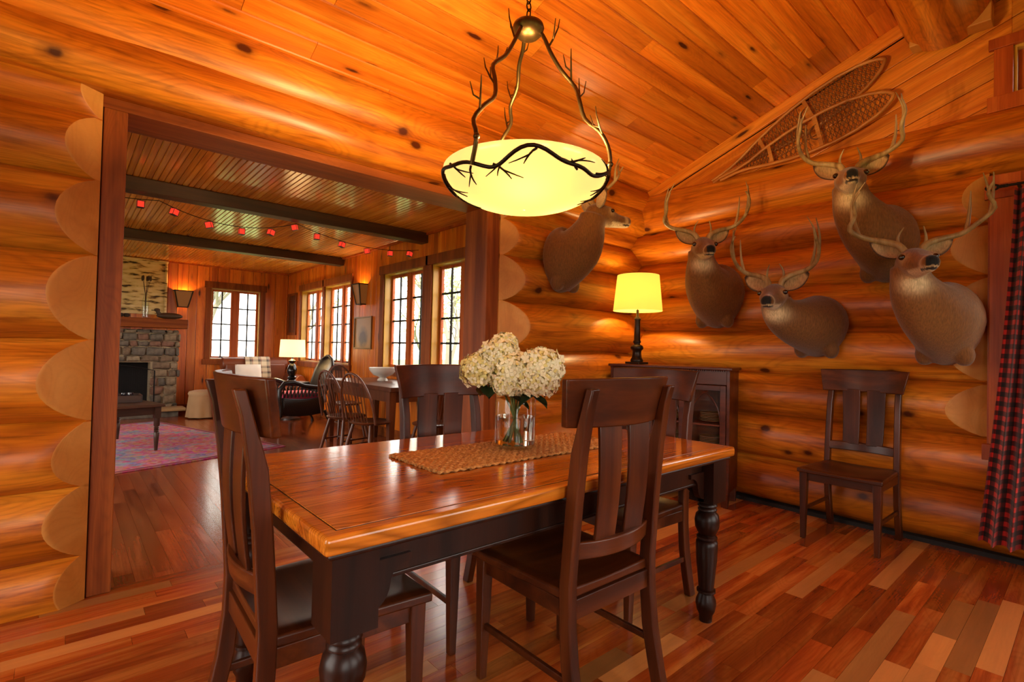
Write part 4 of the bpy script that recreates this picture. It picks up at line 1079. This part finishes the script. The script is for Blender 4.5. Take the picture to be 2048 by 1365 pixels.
while z < 1.44:
    h = sr.choice([.075, .1, .13, .15]); h = min(h, 1.45-z); x = fx0+sr.uniform(-.02, .0)
    while x < fx1-.03:
        w = sr.choice([.11, .16, .2, .26]); w = min(w, fx1+sr.uniform(-.01, .025)-x); 
        a, c = x, x+w; x += w
        if c > ox0 and a < ox1 and z < oz-.02:
            if a < ox0: c = ox0
            elif c > ox1: a = ox1
            else: continue
        if c-a < .04: continue
        bmx = bmesh.new(); bmesh.ops.create_cube(bmx, size=1)
        bmesh.ops.scale(bmx, vec=(c-a-.016, .12, h-.016), verts=bmx.verts)
        bmesh.ops.bevel(bmx, geom=list(bmx.edges), offset=min(h, c-a)*.22, segments=2, affect='EDGES', profile=.6)
        for v in bmx.verts: v.co += Vector((sr.uniform(-1, 1), sr.uniform(-1, 1), sr.uniform(-1, 1)))*.014
        me = bpy.data.meshes.new('stone'); bmx.to_mesh(me); bmx.free(); me.materials.append(sr.choice(STONE)); me.polygons.foreach_set('use_smooth', [True]*len(me.polygons))
        inst(me, 'stone', fp, ((a+c)/2, .045+sr.uniform(-.015, .015), z+h/2))
    z += h
MB().box(((fx0+1.56)/2, -.02, 1.56), (1.56-fx0+.05, .3, .155)).build('mantel', TRIMX, fp, .01)
MB().box(((fx0+1.52)/2, -.17, .125), (1.52-fx0+.1, .36, .05)).build('hearth_slab', flat('sandstone', 'b08a58', .8, bump=.3, bscale=40), fp, .012)
MB().box(((fx0+1.42)/2, -.12, .05), (1.42-fx0+.1, .3, .1)).build('hearth_base', STONE[2], fp, .006)
fs = thing('fire_screen', 'black arched iron fire screen in front of the stone firebox', 'fire screen', (.45, 10.28, .15))
m_ = MB(); arcp = [(-.68, 0, .0), (-.68, 0, .62)]+[(-.68+1.36*k/10, 0, .62+.1*sin(pi*k/10)) for k in range(1, 10)]+[(.68, 0, .62), (.68, 0, 0)]
m_.tube(arcp, .011, 8); m_.tube([(-.68, 0, .03), (.68, 0, .03)], .01, 8); m_.tube([(-.05, 0, 0), (-.05, 0, .72)], .008, 8); m_.tube([(.05, 0, 0), (.05, 0, .72)], .008, 8); m_.build('frame', BLACKM, fs)
m_ = MB()
for k in range(1, 46): m_.box((-.68+1.36*k/46, 0, .33), (.0022, .002, .62))
for k in range(1, 22): m_.box((0, 0, .03+.6*k/22), (1.34, .0021, .0022))
m_.build('mesh', BLACKM, fs, kind='stuff')
# birch bark panel
m, nt, b = newmat('birch_bark'); N = nt.nodes; L = nt.links; tc = N.new('ShaderNodeTexCoord'); mp_ = N.new('ShaderNodeMapping'); mp_.inputs['Scale'].default_value = (5, 5, 20); L.new(tc.outputs['Object'], mp_.inputs[0]); n_ = N.new('ShaderNodeTexNoise'); n_.inputs['Scale'].default_value = 1; n_.inputs['Detail'].default_value = 4; L.new(mp_.outputs[0], n_.inputs['Vector'])
r1 = ramp(nt, [(.34, lin('2e1c0e')), (.41, lin('9a7844')), (.47, lin('d8b878')), (.8, lin('ecd4a0'))]); L.new(n_.outputs['Fac'], r1.inputs[0]); L.new(r1.outputs[0], b.inputs['Base Color']); b.inputs['Roughness'].default_value = .8
BIRCH = m
bk_ = thing('birch_bark_panel', 'pale birch bark wall panel framed with birch poles above the mantel', 'wall art', (.42, 10.84, 1.72))
MB().box((0, .03, .47), (1.78, .03, .93)).build('bark_sheet', BIRCH, bk_)
for s in (-1, 1): MB().tube([(s*.89, 0, 0), (s*.895, 0, .5), (s*.888, 0, .95)], .022, 10).build('pole', BIRCH, bk_)
MB().tube([(-.92, 0, .94), (0, 0, .945), (.92, 0, .94)], .022, 10).build('pole', BIRCH, bk_)
# mantel ornaments
mv = thing('bud_vase', 'slim clear glass bottle vase with dried twigs on the mantel', 'vase', (.985, 10.40, 1.6375))
MB().lathe([(0, 0), (.045, 0), (.05, .02), (.05, .28), (.03, .36), (.026, .42), (.023, .42), (.027, .36), (.046, .28), (.046, .02), (0, .01)], 20, caps=False).build('glass', CLEAR, mv)
m_ = MB()
for k in range(5):
    a = k*1.3; m_.tube([(0, 0, .02), (.01*cos(a), .01*sin(a), .4), (.05*cos(a), .05*sin(a), .62)], [.004, .004, .003], 6); m_.ball((.06*cos(a), .06*sin(a), .66), (.015, .015, .05), 8, 6)
m_.build('twigs', flat('dried_twig', '4a3420', .8), mv, kind='stuff')
dk = thing('duck_decoy', 'brown carved wooden duck decoy on the mantel end', 'ornament', (1.33, 10.42, 1.6375))
DUCK = flat('decoy_brown', '4a3018', .6)
MB().ball((0, 0, .055), (.19, .07, .055), 16, 10).build('decoy_body', DUCK, dk)
MB().tube([(-.14, 0, .07), (-.165, 0, .11), (-.17, 0, .13)], [.035, .03, .03], 10).ball((-.18, 0, .145), (.045, .032, .032), 12, 8).build('head', DUCK, dk)
MB().box((-.235, 0, .138), (.05, .022, .012)).build('bill', flat('decoy_bill', '2a2014', .6), dk)
pc = thing('pine_cones', 'dark bunch of pine cones lying on the mantel', 'ornament', (.62, 10.40, 1.6375))
m_ = MB()
for k in range(4): m_.ball((-.12+.08*k, .02*(k % 2), .035), (.05, .035, .035), 10, 7)
m_.build('cones', flat('pine_cone', '3c2614', .8, bump=1, bscale=90), pc)

# sconces
MICA = emis('mica_glow', (1, .30, .05, 1), .06, (.14, .06, .02, 1))
def sconce(label, loc, rz, hgt, w0, w1, d, e):
    o = thing('wall_sconce', label, 'sconce', loc, rz)      # local -y into the room
    m_ = MB(); q = [(-w0/2, 0), (w0/2, 0), (w1/2, hgt), (-w1/2, hgt)]; ins = .018
    a = [Vector((-w0/2, -d*.6, 0)), Vector((w0/2, -d*.6, 0)), Vector((w1/2, -d, hgt)), Vector((-w1/2, -d, hgt))]; bq = [Vector((-w0/2, 0, 0)), Vector((w0/2, 0, 0)), Vector((w1/2, 0, hgt)), Vector((-w1/2, 0, hgt))]
    for r4 in (a, ): 
        for i in range(4): m_.bar(r4[i], r4[(i+1) % 4], .016, .016)
    for i in range(4): m_.bar(a[i], bq[i], .014, .014)
    m_.add([p+Vector((0, -.002, 0)) for p in bq], [(0, 1, 2, 3)]); m_.build('frame', flat('sconce_iron', '3a2818', .5, .5), o)
    MB().add([p+Vector((0, .004, 0)) for p in a], [(0, 1, 2, 3)]).build('front_pane', MICA, o)
    MB().add([a[1], bq[1], bq[2], a[2]], [(0, 1, 2, 3)]).add([a[0], bq[0], bq[3], a[3]], [(0, 1, 2, 3)]).build('side_pane', MICA, o)
    l = bpy.data.lights.new('bulb', 'POINT'); l.energy = e; l.color = (1, .5, .18); l.shadow_soft_size = .015
    lo = bpy.data.objects.new('bulb', l); COL.objects.link(lo); lo.parent = o; lo.location = (0, -d*.45, hgt*.75)
    MB().ball((0, -d*.45, hgt*.6), (.014, .014, .025), 8, 6).build('bulb_glass', emis('bulb_glow', (1, .45, .1, 1), 5), o)
    return o
sconce('tapered iron sconce with amber mica beside the birch bark panel', (1.575, LY, 1.885), 0, .29, .15, .28, .14, 7.0)
sconce('amber lantern sconce between the casement windows', (LX, 7.35, 1.885), -pi/2, .30, .15, .26, .14, 7.0)
# pictures
def picture(label, loc, rz, w, h, fw_, artmat, fm):
    o = thing('framed_picture', label, 'picture', loc, rz)
    for s in (-1, 1): MB().box((s*(w/2-fw_/2), -.012, 0), (fw_, .024, h)).build('frame_side', fm, o, .002)
    for s in (-1, 1): MB().box((0, -.012, s*(h/2-fw_/2)), (w-2*fw_, .024, fw_)).build('frame_rail', fm, o, .002)
    MB().box((0, -.006, 0), (w-2*fw_, .006, h-2*fw_)).build('print', artmat, o)
    return o
m, nt, b = newmat('sepia_print'); N = nt.nodes; L = nt.links; tc = N.new('ShaderNodeTexCoord'); n_ = N.new('ShaderNodeTexNoise'); n_.inputs['Scale'].default_value = 7; n_.inputs['Detail'].default_value = 5; L.new(tc.outputs['Object'], n_.inputs['Vector'])
g = N.new('ShaderNodeTexGradient'); g.gradient_type = 'SPHERICAL'; mp_ = N.new('ShaderNodeMapping'); mp_.inputs['Scale'].default_value = (4.5, 1, 4.5); mp_.inputs['Location'].default_value = (0, 0, .35); L.new(tc.outputs['Object'], mp_.inputs[0]); L.new(mp_.outputs[0], g.inputs[0])
ml = N.new('ShaderNodeMath'); ml.operation = 'MULTIPLY'; L.new(n_.outputs['Fac'], ml.inputs[0]); L.new(g.outputs['Fac'], ml.inputs[1]); r1 = ramp(nt, [(.05, lin('a87e4c')), (.3, lin('4a2e18'))]); L.new(ml.outputs[0], r1.inputs[0]); L.new(r1.outputs[0], b.inputs['Base Color']); b.inputs['Roughness'].default_value = .35
picture('small sepia print in a thin gilt frame under the lantern sconce', (LX, 7.33, 1.455), -pi/2, .6, .49, .02, m, flat('gilt', '8a6a3a', .4, .3))
picture('tall narrow dark framed carving in the window corner', (LX, 10.57, 1.86), -pi/2, .5, .83, .05, wood('carved_panel', '3a1c0e', '5c3018', '8a5028', axis='Z', tone=.05), TRIM)

# string of red lanterns
st_ = thing('string_light', 'string of small red cube lanterns along the dark beam', 'string lights', (0, 5.72, 0))
sag = [((-.3, 2.55), (.62, 2.555), .03), ((.62, 2.555), (1.86, 2.565), .13), ((1.86, 2.565), (3.38, 2.5), .10)]
REDL = emis('red_lantern', (.8, .04, .02, 1), .55, (.5, .03, .02, 1)); pts = []
for (a, za), (c, zc), sg in sag:
    for k in range(14): t = k/13; pts.append((a+(c-a)*t, .02, za+(zc-za)*t-sg*4*t*(1-t)))
MB().tube(pts, .0035, 5).build('cord', BLACKM, st_)
xs_ = [(287, 0), ]; lx = [.48, .74, 1.03, 1.32, 1.60, 1.84, 2.08, 2.37, 2.68, 2.98, 3.25]
for i, x in enumerate(lx):
    zc = min(pts, key=lambda p: abs(p[0]-x))[2]-.045; m_ = MB(); R_ = Matrix.Translation((x, .02, zc)) @ Matrix.Rotation(.3*sin(i*2.1), 4, 'Y') @ Matrix.Rotation(i*.5, 4, 'Z')
    m_.box((0, 0, 0), (.052, .052, .052), 0, R_)
    for sx in (-1, 1):
        for sy in (-1, 1): m_.box((sx*.027, sy*.027, 0), (.004, .004, .06), 1, R_)
    m_.box((0, 0, .03), (.058, .058, .004), 1, R_); m_.box((0, 0, -.03), (.058, .058, .004), 1, R_)
    m_.build('lantern', [REDL, flat('lantern_wire', '3a0a08', .5) if i == 0 else bpy.data.materials['lantern_wire']], st_, .002)

# ------------------------------------------------------------------ living room furniture
# rug
m, nt, b = newmat('persian_rug'); N = nt.nodes; L = nt.links; tc = N.new('ShaderNodeTexCoord')
n_ = N.new('ShaderNodeTexNoise'); n_.inputs['Scale'].default_value = 2.2; n_.inputs['Detail'].default_value = 8; n_.inputs['Roughness'].default_value = .68; L.new(tc.outputs['Object'], n_.inputs['Vector'])
vo = N.new('ShaderNodeTexVoronoi'); vo.inputs['Scale'].default_value = 26; L.new(tc.outputs['Object'], vo.inputs['Vector'])
r1 = ramp(nt, [(.3, lin('3a4468')), (.42, lin('70607c')), (.5, lin('b03a50')), (.58, lin('a8142e')), (.66, lin('8a7088')), (.74, lin('445078'))]); L.new(n_.outputs['Fac'], r1.inputs[0])
c = mixc(nt, r1.outputs[0], vo.outputs['Color'], .18); L.new(c, b.inputs['Base Color']); b.inputs['Roughness'].default_value = .95
rg = thing('area_rug', 'faded red and blue persian rug under the coffee table', 'rug', (.44, 7.76, 0)); rg.rotation_euler = (0, 0, radians(17))
MB().box((0, 0, .006), (2.4, 3.3, .012)).build('pile', m, rg, .004)
mb = MB(); [mb.box((s*1.16, 0, .0065), (.05, 3.22, .0125)) or None for s in (-1, 1)]; [mb.box((0, s*1.61, .0065), (2.27, .05, .0125)) for s in (-1, 1)]; mb.build('border', flat('rug_border', '7a2234', .95), rg)
# coffee table
ct = thing('coffee_table', 'dark wooden coffee table with turned legs on the rug', 'table', (.36, 7.49, .0125), radians(15))
CT = wood('coffee_wood', '2c1a0e', '42281a', '563822', tone=.05, rough=.35, rings=.4, across=8)
MB().box((0, 0, .515), (.74, 1.24, .03)).build('top', CT, ct, .005)
for s in (-1, 1): MB().box((0, s*.55, .455), (.6, .022, .09)).build('apron', CT, ct, .002); MB().box((s*.31, 0, .455), (.022, 1.04, .09)).build('apron', CT, ct, .002)
lgm = MB().lathe([(.016, 0), (.024, .12), (.028, .2), (.022, .21), (.028, .22), (.022, .23), (.028, .24), (.022, .25), (.028, .26), (.022, .27), (.03, .285), (.03, .37)], 16).box((0, 0, .435), (.06, .06, .13)).mesh('leg', CT)
for sx in (-1, 1):
    for sy in (-1, 1): inst(lgm, 'leg', ct, (sx*.32, sy*.55, 0))
ty = thing('serving_tray', 'wooden tray box on the coffee table', 'tray', (.5, 7.45, .5425))
for s in (-1, 1): MB().box((s*.19, 0, .04), (.014, .3, .08)).build('side', CT, ty, .002); MB().box((0, s*.15, .04), (.366, .014, .08)).build('side', CT, ty, .002)
MB().box((0, 0, .008), (.366, .286, .016)).build('bottom', CT, ty)
for k, (dx, dy, h) in enumerate(((-.05, 0, .1), (.04, .05, .08), (.09, -.05, .09), (-.11, .06, .07))):
    o = thing('glass_votive', 'small dark glass votive on the coffee table tray', 'votive', (.5+dx, 7.45+dy, .559), group='votives on the coffee table tray')
    MB().lathe([(.0, 0), (.028, 0), (.034, h*.5), (.03, h), (.026, h), (.03, h*.5), (.024, .006), (0, .006)], 16, caps=False).build('cup', flat('smoked_glass_%d' % k, '1c1a22', .08, 0, .8), o)
# loveseat
LEA = flat('brown_leather', '7a3a1a', .42, bump=.15, bscale=120)
ls = thing('loveseat', 'rolled back brown leather loveseat under the fireplace wall window', 'sofa', (2.66, 9.85, 0)); ls.scale = (.85, 1, 1)
MB().box((0, .05, .24), (1.15, .8, .24)).build('base', LEA, ls, .04, seg=3)
for s in (-1, 1):
    MB().box((s*.27, -.02, .42), (.53, .68, .15)).build('seat_cushion', LEA, ls, .05, seg=3)
    MB().box((s*.63, .02, .34), (.16, .84, .5)).tube([(s*.65, -.4, .6), (s*.65, .44, .6)], .11, 18).build('arm', LEA, ls, .02)
MB().box((0, .38, .62), (1.2, .18, .55)).tube([(-.66, .42, .88), (.66, .42, .88)], .12, 20).build('backrest', LEA, ls, .03)
for sx in (-1, 1):
    for sy in (-.3, .4): MB().lathe([(.02, 0), (.03, .12)], 12, (sx*.6, sy, 0)).build('foot', BEAM, ls)
pil = thing('throw_pillow', 'white square pillow against the leather loveseat back', 'pillow', (2.45, 9.87, .515))
def pf(u, v, s): 
    x, z_ = (u-.5)*.42, (v-.5)*.36; t = .075*max(0, (1-(2*u-1)**4)*(1-(2*v-1)**4))**.5; return (x, -.02+.09*(v-.5)+s*t, z_+.19)
MB().grid(lambda u, v: pf(u, v, -1), 12, 12).grid(lambda u, v: pf(u, v, 1), 12, 12).build('cushion', flat('white_cotton', 'efe8dc', .9), pil)
m, nt, b = newmat('tartan_throw'); N = nt.nodes; L = nt.links; tc = N.new('ShaderNodeTexCoord'); sp = N.new('ShaderNodeSeparateXYZ'); uvn = N.new('ShaderNodeUVMap'); L.new(uvn.outputs[0], sp.inputs[0]); cc = []
for ax in (0, 1):
    mm = N.new('ShaderNodeMath'); mm.operation = 'MULTIPLY'; mm.inputs[1].default_value = 7; L.new(sp.outputs[ax], mm.inputs[0]); fr_ = N.new('ShaderNodeMath'); fr_.operation = 'FRACT'; L.new(mm.outputs[0], fr_.inputs[0])
    rr_ = ramp(nt, [(0, lin('d8c8a8')), (.45, lin('d8c8a8')), (.5, lin('5a5048')), (.7, lin('8a8478')), (.8, lin('8a2a20')), (.88, lin('d8c8a8'))]); rr_.color_ramp.interpolation = 'CONSTANT'; L.new(fr_.outputs[0], rr_.inputs[0]); cc.append(rr_.outputs[0])
L.new(mixc(nt, cc[0], cc[1], .5), b.inputs['Base Color']); b.inputs['Roughness'].default_value = .95
thr_ = thing('throw_blanket', 'cream tartan throw folded over the leather loveseat back', 'blanket', (2.68, 9.85, 0))
def tf(u, v):
    a = -pi*.55+v*pi*1.0; R_ = .128; s = v*1.6
    if v < .5: t = v/.5; return ((u-.5)*.42+.01*sin(v*9), .26-.0+.02*sin(u*7)*.3, .56+.32*t) if t < 1 else None
    t = (v-.5)/.5; ang_ = pi*(1-t); return ((u-.5)*.42+.01*sin(v*9), .42+R_*cos(ang_)*1.2, .885+R_*sin(ang_)*1.05)
MB().grid(tf, 12, 30, uvfn=lambda u, v: (u*.42, v*.9)).build('cloth', m, thr_)
# end table + lamp
et = thing('end_table', 'small dark round end table between loveseat and wicker chair', 'table', (2.88, 8.9, 0))
MB().lathe([(0, .6), (.24, .6), (.25, .61), (.25, .625), (.24, .635), (0, .635)], 28, caps=False).build('top', CT, et); MB().lathe([(.16, 0), (.15, .03), (.03, .06), (.03, .6)], 20).build('pedestal', CT, et)
lamp('table_lamp', 'cream drum lamp with black turned base beside the wicker armchair', (2.88, 8.9, .636), 1,
     [(.075, 0), (.075, .02), (.055, .035), (.07, .06), (.07, .075), (.045, .09), (.06, .11), (.08, .16), (.078, .2), (.055, .27), (.035, .3), (.045, .32), (.06, .335), (.06, .35), (.04, .36), (.012, .38), (.012, .44)], (.205, .19, .41, .70), flat('black_lacquer', '0e0c0c', .2), SH2, 26, (1, .72, .36))
# wicker armchair
m, nt, b = newmat('black_wicker'); N = nt.nodes; L = nt.links; tc = N.new('ShaderNodeTexCoord'); wv = N.new('ShaderNodeTexChecker'); wv.inputs['Scale'].default_value = 70; L.new(tc.outputs['Object'], wv.inputs[0])
L.new(mixc(nt, lin('0c0908'), lin('2a211c'), wv.outputs['Fac']), b.inputs['Base Color']); b.inputs['Roughness'].default_value = .3
bp = N.new('ShaderNodeBump'); bp.inputs['Strength'].default_value = .8; bp.inputs['Distance'].default_value = .006; L.new(wv.outputs['Fac'], bp.inputs['Height']); L.new(bp.outputs[0], b.inputs['Normal']); WICK = m
wk = thing('wicker_armchair', 'black wicker armchair with pink seat cushion by the windows', 'armchair', (2.72, 8.25, 0), radians(90+4))   # local +y = front
def wrap(pts, name='rim', r=.02): return MB().tube(pts, r, 10).build(name, WICK, wk)
for s in (-1, 1):
    # side panel woven skirt
    def sidep(u, v, s=s): return (s*(.31+.02*sin(pi*v)), -.33+.64*u, .2+.03*sin(pi*u)*-1+(.26+.0*u)*v)
    a_ = MB().grid(sidep, 14, 8); a_.build('side_panel', WICK, wk).modifiers.new('t', 'SOLIDIFY').thickness = .02
    wrap([(s*.31, -.36, .62), (s*.33, -.2, .6), (s*.345, .0, .63), (s*.35, .17, .69), (s*.35, .29, .68), (s*.345, .36, .58), (s*.34, .36, .42), (s*.33, .33, .3), (s*.33, .34, .18)], 'arm_rim', .034)
    lat = MB()
    for k in range(12):
        y0 = -.32+.055*k; lat.tube([(s*.325, y0, .46), (s*.335, y0+.02, .62)], .009, 5); lat.tube([(s*.325, y0+.05, .46), (s*.335, y0+.0, .62)], .009, 5)
    lat.build('lattice', WICK, wk)
    for y0, y1 in ((.34, .36), (-.34, -.44)):
        MB().tube([(s*.32, y0, .24), (s*.325, (y0+y1)/2, .12), (s*.33, y1, .04), (s*.33, y1, .0)], [.025, .02, .018, .026], 10).build('leg', WICK, wk)
def front(u, v): return ((u-.5)*.62, .31, .2+.25*v)
MB().grid(front, 10, 8).build('front_panel', WICK, wk).modifiers.new('t', 'SOLIDIFY').thickness = .02
def backp(u, v):
    w = .31*(1-.08*v)*(sqrt(max(0.02, 1-max(0, (v-.55)/.45)**2.2))); return ((u-.5)*2*w, -.33-.2*v-.05*(1-(2*u-1)**2), .42+.66*v)
MB().grid(backp, 20, 20).build('backrest', WICK, wk).modifiers.new('t', 'SOLIDIFY').thickness = .022
wrap([backp(0, k/14) for k in range(15)]+[backp(1, 1-k/14) for k in range(15)], 'back_rim', .022)
MB().box((0, -.0, .47), (.58, .58, .10)).build('seat_cushion', flat('pink_check', 'b8405c', .9), wk, .035, seg=3)
MB().box((0, 0, .4), (.6, .62, .03)).build('seat_deck', WICK, wk)
# farmhouse table
ft = thing('farmhouse_table', 'brown farmhouse table under the casement windows', 'table', (2.95, 5.77, 0))
MB().box((0, 0, .795), (.74, 1.78, .05)).build('top', WINDS, ft, .006)
for s in (-1, 1): MB().box((s*.3, 0, .71), (.025, 1.5, .12)).build('apron', WINDS, ft, .002); MB().box((0, s*.8, .71), (.56, .025, .12)).build('apron', WINDS, ft, .002)
for sx in (-1, 1):
    for sy in (-1, 1): MB().bar((sx*.31, sy*.8, 0), (sx*.31, sy*.8, .77), .05, .05, w2=.085, h2=.085, upv=(0, 1, 0)).build('leg', WINDS, ft, .003)
bw_ = thing('footed_bowl', 'white footed ceramic bowl on the farmhouse table', 'bowl', (3.05, 5.98, .8205))
MB().lathe([(0, 0), (.07, 0), (.06, .02), (.04, .035), (.05, .045), (.12, .075), (.165, .13), (.175, .165), (.168, .165), (.155, .13), (.11, .085), (0, .06)], 32, caps=False).build('ceramic', flat('white_ceramic', 'e8e2d6', .2), bw_)
# windsor chairs
def windsor():
    o = thing('windsor_chair', group='bow-back windsor chairs at the farmhouse table')
    def st(u, v): 
        a = 2*pi*u; return (.215*cos(a)*v, .2*sin(a)*v, .455+.012*v*v)
    MB().lathe([(0, .43), (.17, .43), (.215, .445), (.22, .457), (.2, .465), (.1, .455), (0, .45)], 28, caps=False).build('seat', WINDS, o)
    for sx in (-1, 1):
        for sy, q in ((.13, 1), (-.13, -1)):
            MB().tube([(sx*.12, sy, .44), (sx*.155, sy+.04*q, .25), (sx*.19, sy+.09*q, 0)], [.016, .02, .013], 10).build('leg', WINDS, o)
        MB().tube([(sx*.158, -.185, .2), (sx*.158, .185, .2)], .01, 8).build('stretcher', WINDS, o)
    MB().tube([(-.158, 0, .2), (.158, 0, .2)], .01, 8).build('stretcher', WINDS, o)
    def bow(a): return (-.222*cos(a), -.165-.14*sin(a)**.9, .455+.515*sin(a)**.75)
    MB().tube([bow(pi*k/24) for k in range(25)], .0125, 8).build('bow', WINDS, o)
    for k in range(7):
        x = -.135+.045*k; zt_ = .455+.515*sqrt(max(0, 1-(x*1.0/.205)**2))**.8; MB().tube([(x*.82, -.165, .455), (x, -.165-.14*((zt_-.455)/.515), zt_)], .0058, 6).build('spindle', WINDS, o)
    return o
w0 = windsor()
for i, ((x, y), rz, lab) in enumerate((((2.44, 5.63), -pi/2+radians(14), 'bow-back windsor chair on the open side of the farmhouse table, nearer the wicker armchair'), ((2.47, 5.08), -pi/2+radians(20), 'bow-back windsor chair on the open side of the farmhouse table, nearer the cased opening'), ((2.98, 6.93), pi, 'bow-back windsor chair at the farmhouse table end by the wicker armchair'), ((2.95, 4.62), 0, 'bow-back windsor chair at the farmhouse table end by the cased opening'))):
    o = w0 if i == 0 else copy_tree(w0)
    o.location = (x, y, 0); o.rotation_euler = (0, 0, rz); tag(o, lab, 'chair', 'bow-back windsor chairs at the farmhouse table')
# skirted ottoman by the hearth
ot = thing('ottoman', 'beige skirted ottoman standing beside the stone hearth', 'ottoman', (1.76, 9.85, 0))
def sk(u, v):
    a = 2*pi*u; r = .2+.03*(1-v)+.012*sin(a*9)*(1-v); return (r*cos(a), r*sin(a), .02+.36*v)
MB().grid(sk, 72, 8).build('skirt', flat('beige_linen', 'b08a60', .95), ot)
MB().lathe([(.2, .37), (.215, .4), (.2, .44), (.12, .46), (0, .465)], 32, caps=False).build('cushion', flat('beige_linen_top', 'b8946a', .95), ot)

# ------------------------------------------------------------------ outdoors
mb = MB(); mb.box((2, 6, -.45), (120, 120, .1)); tag(mb.build('ground', flat('grass', '6a8038', .95)), 'spring green lawn outside the windows', 'ground', kind='structure')
BARK = flat('tree_bark', '8a8274', .9); LEAFY = flat('spring_leaf', 'b8cc70', .8)
def tree(label, x, y, h, seed):
    r_ = random.Random(seed); o = thing('tree', label, 'tree', (x, y, -.4), group='spring trees outside the windows'); tips = []
    m_ = MB()
    def br(p, d, l, r, dep):
        q = p+d*l; m = (p+q)/2+Vector((r_.uniform(-1, 1), r_.uniform(-1, 1), r_.uniform(-.5, .5)))*l*.08
        m_.tube([p, m, q], [r, r*.85, r*.65], 7 if dep < 2 else 5)
        if dep >= 4: tips.append(q); return
        for k in range(3 if dep < 3 else 2):
            nd = (d+Vector((r_.uniform(-1, 1), r_.uniform(-1, 1), r_.uniform(-.25, .6)))*.75).normalized(); br(q if k else m, nd, l*r_.uniform(.6, .8), r*.58, dep+1)
    br(Vector((0, 0, 0)), Vector((r_.uniform(-.1, .1), r_.uniform(-.1, .1), 1)), h*.32, h*.02, 0); m_.build('trunk', BARK, o)
    lf = MB()
    for t in tips:
        for k in range(26):
            c = t+Vector((r_.gauss(0, .35), r_.gauss(0, .35), r_.gauss(0, .3))); u = Vector((r_.uniform(-1, 1), r_.uniform(-1, 1), r_.uniform(-1, 1))).normalized(); w = u.orthogonal().normalized(); s = r_.uniform(.04, .09)
            lf.add([c-u*s, c+w*s*.6, c+u*s, c-w*s*.6], [(0, 1, 2, 3)])
    lf.build('foliage', LEAFY, o, kind='stuff')
for i, (x, y, h) in enumerate(((3.0, 17, 7), (8, 23, 8), (-1.5, 24, 8), (9, 13, 6), (15, 25, 8), (15, 17, 8), (21, 24, 9), (14, 9, 6))):
    tree(['spring tree straight beyond the fireplace wall window', 'spring tree beyond the fireplace wall corner', 'far spring tree beyond the fireplace wall', 'spring tree beyond the wicker armchair windows', 'spring tree behind the lawn corner', 'tall spring tree far past the casement windows', 'farthest spring tree past the casement windows', 'short spring tree beyond the farmhouse table windows'][i], x, y, h, 40+i)
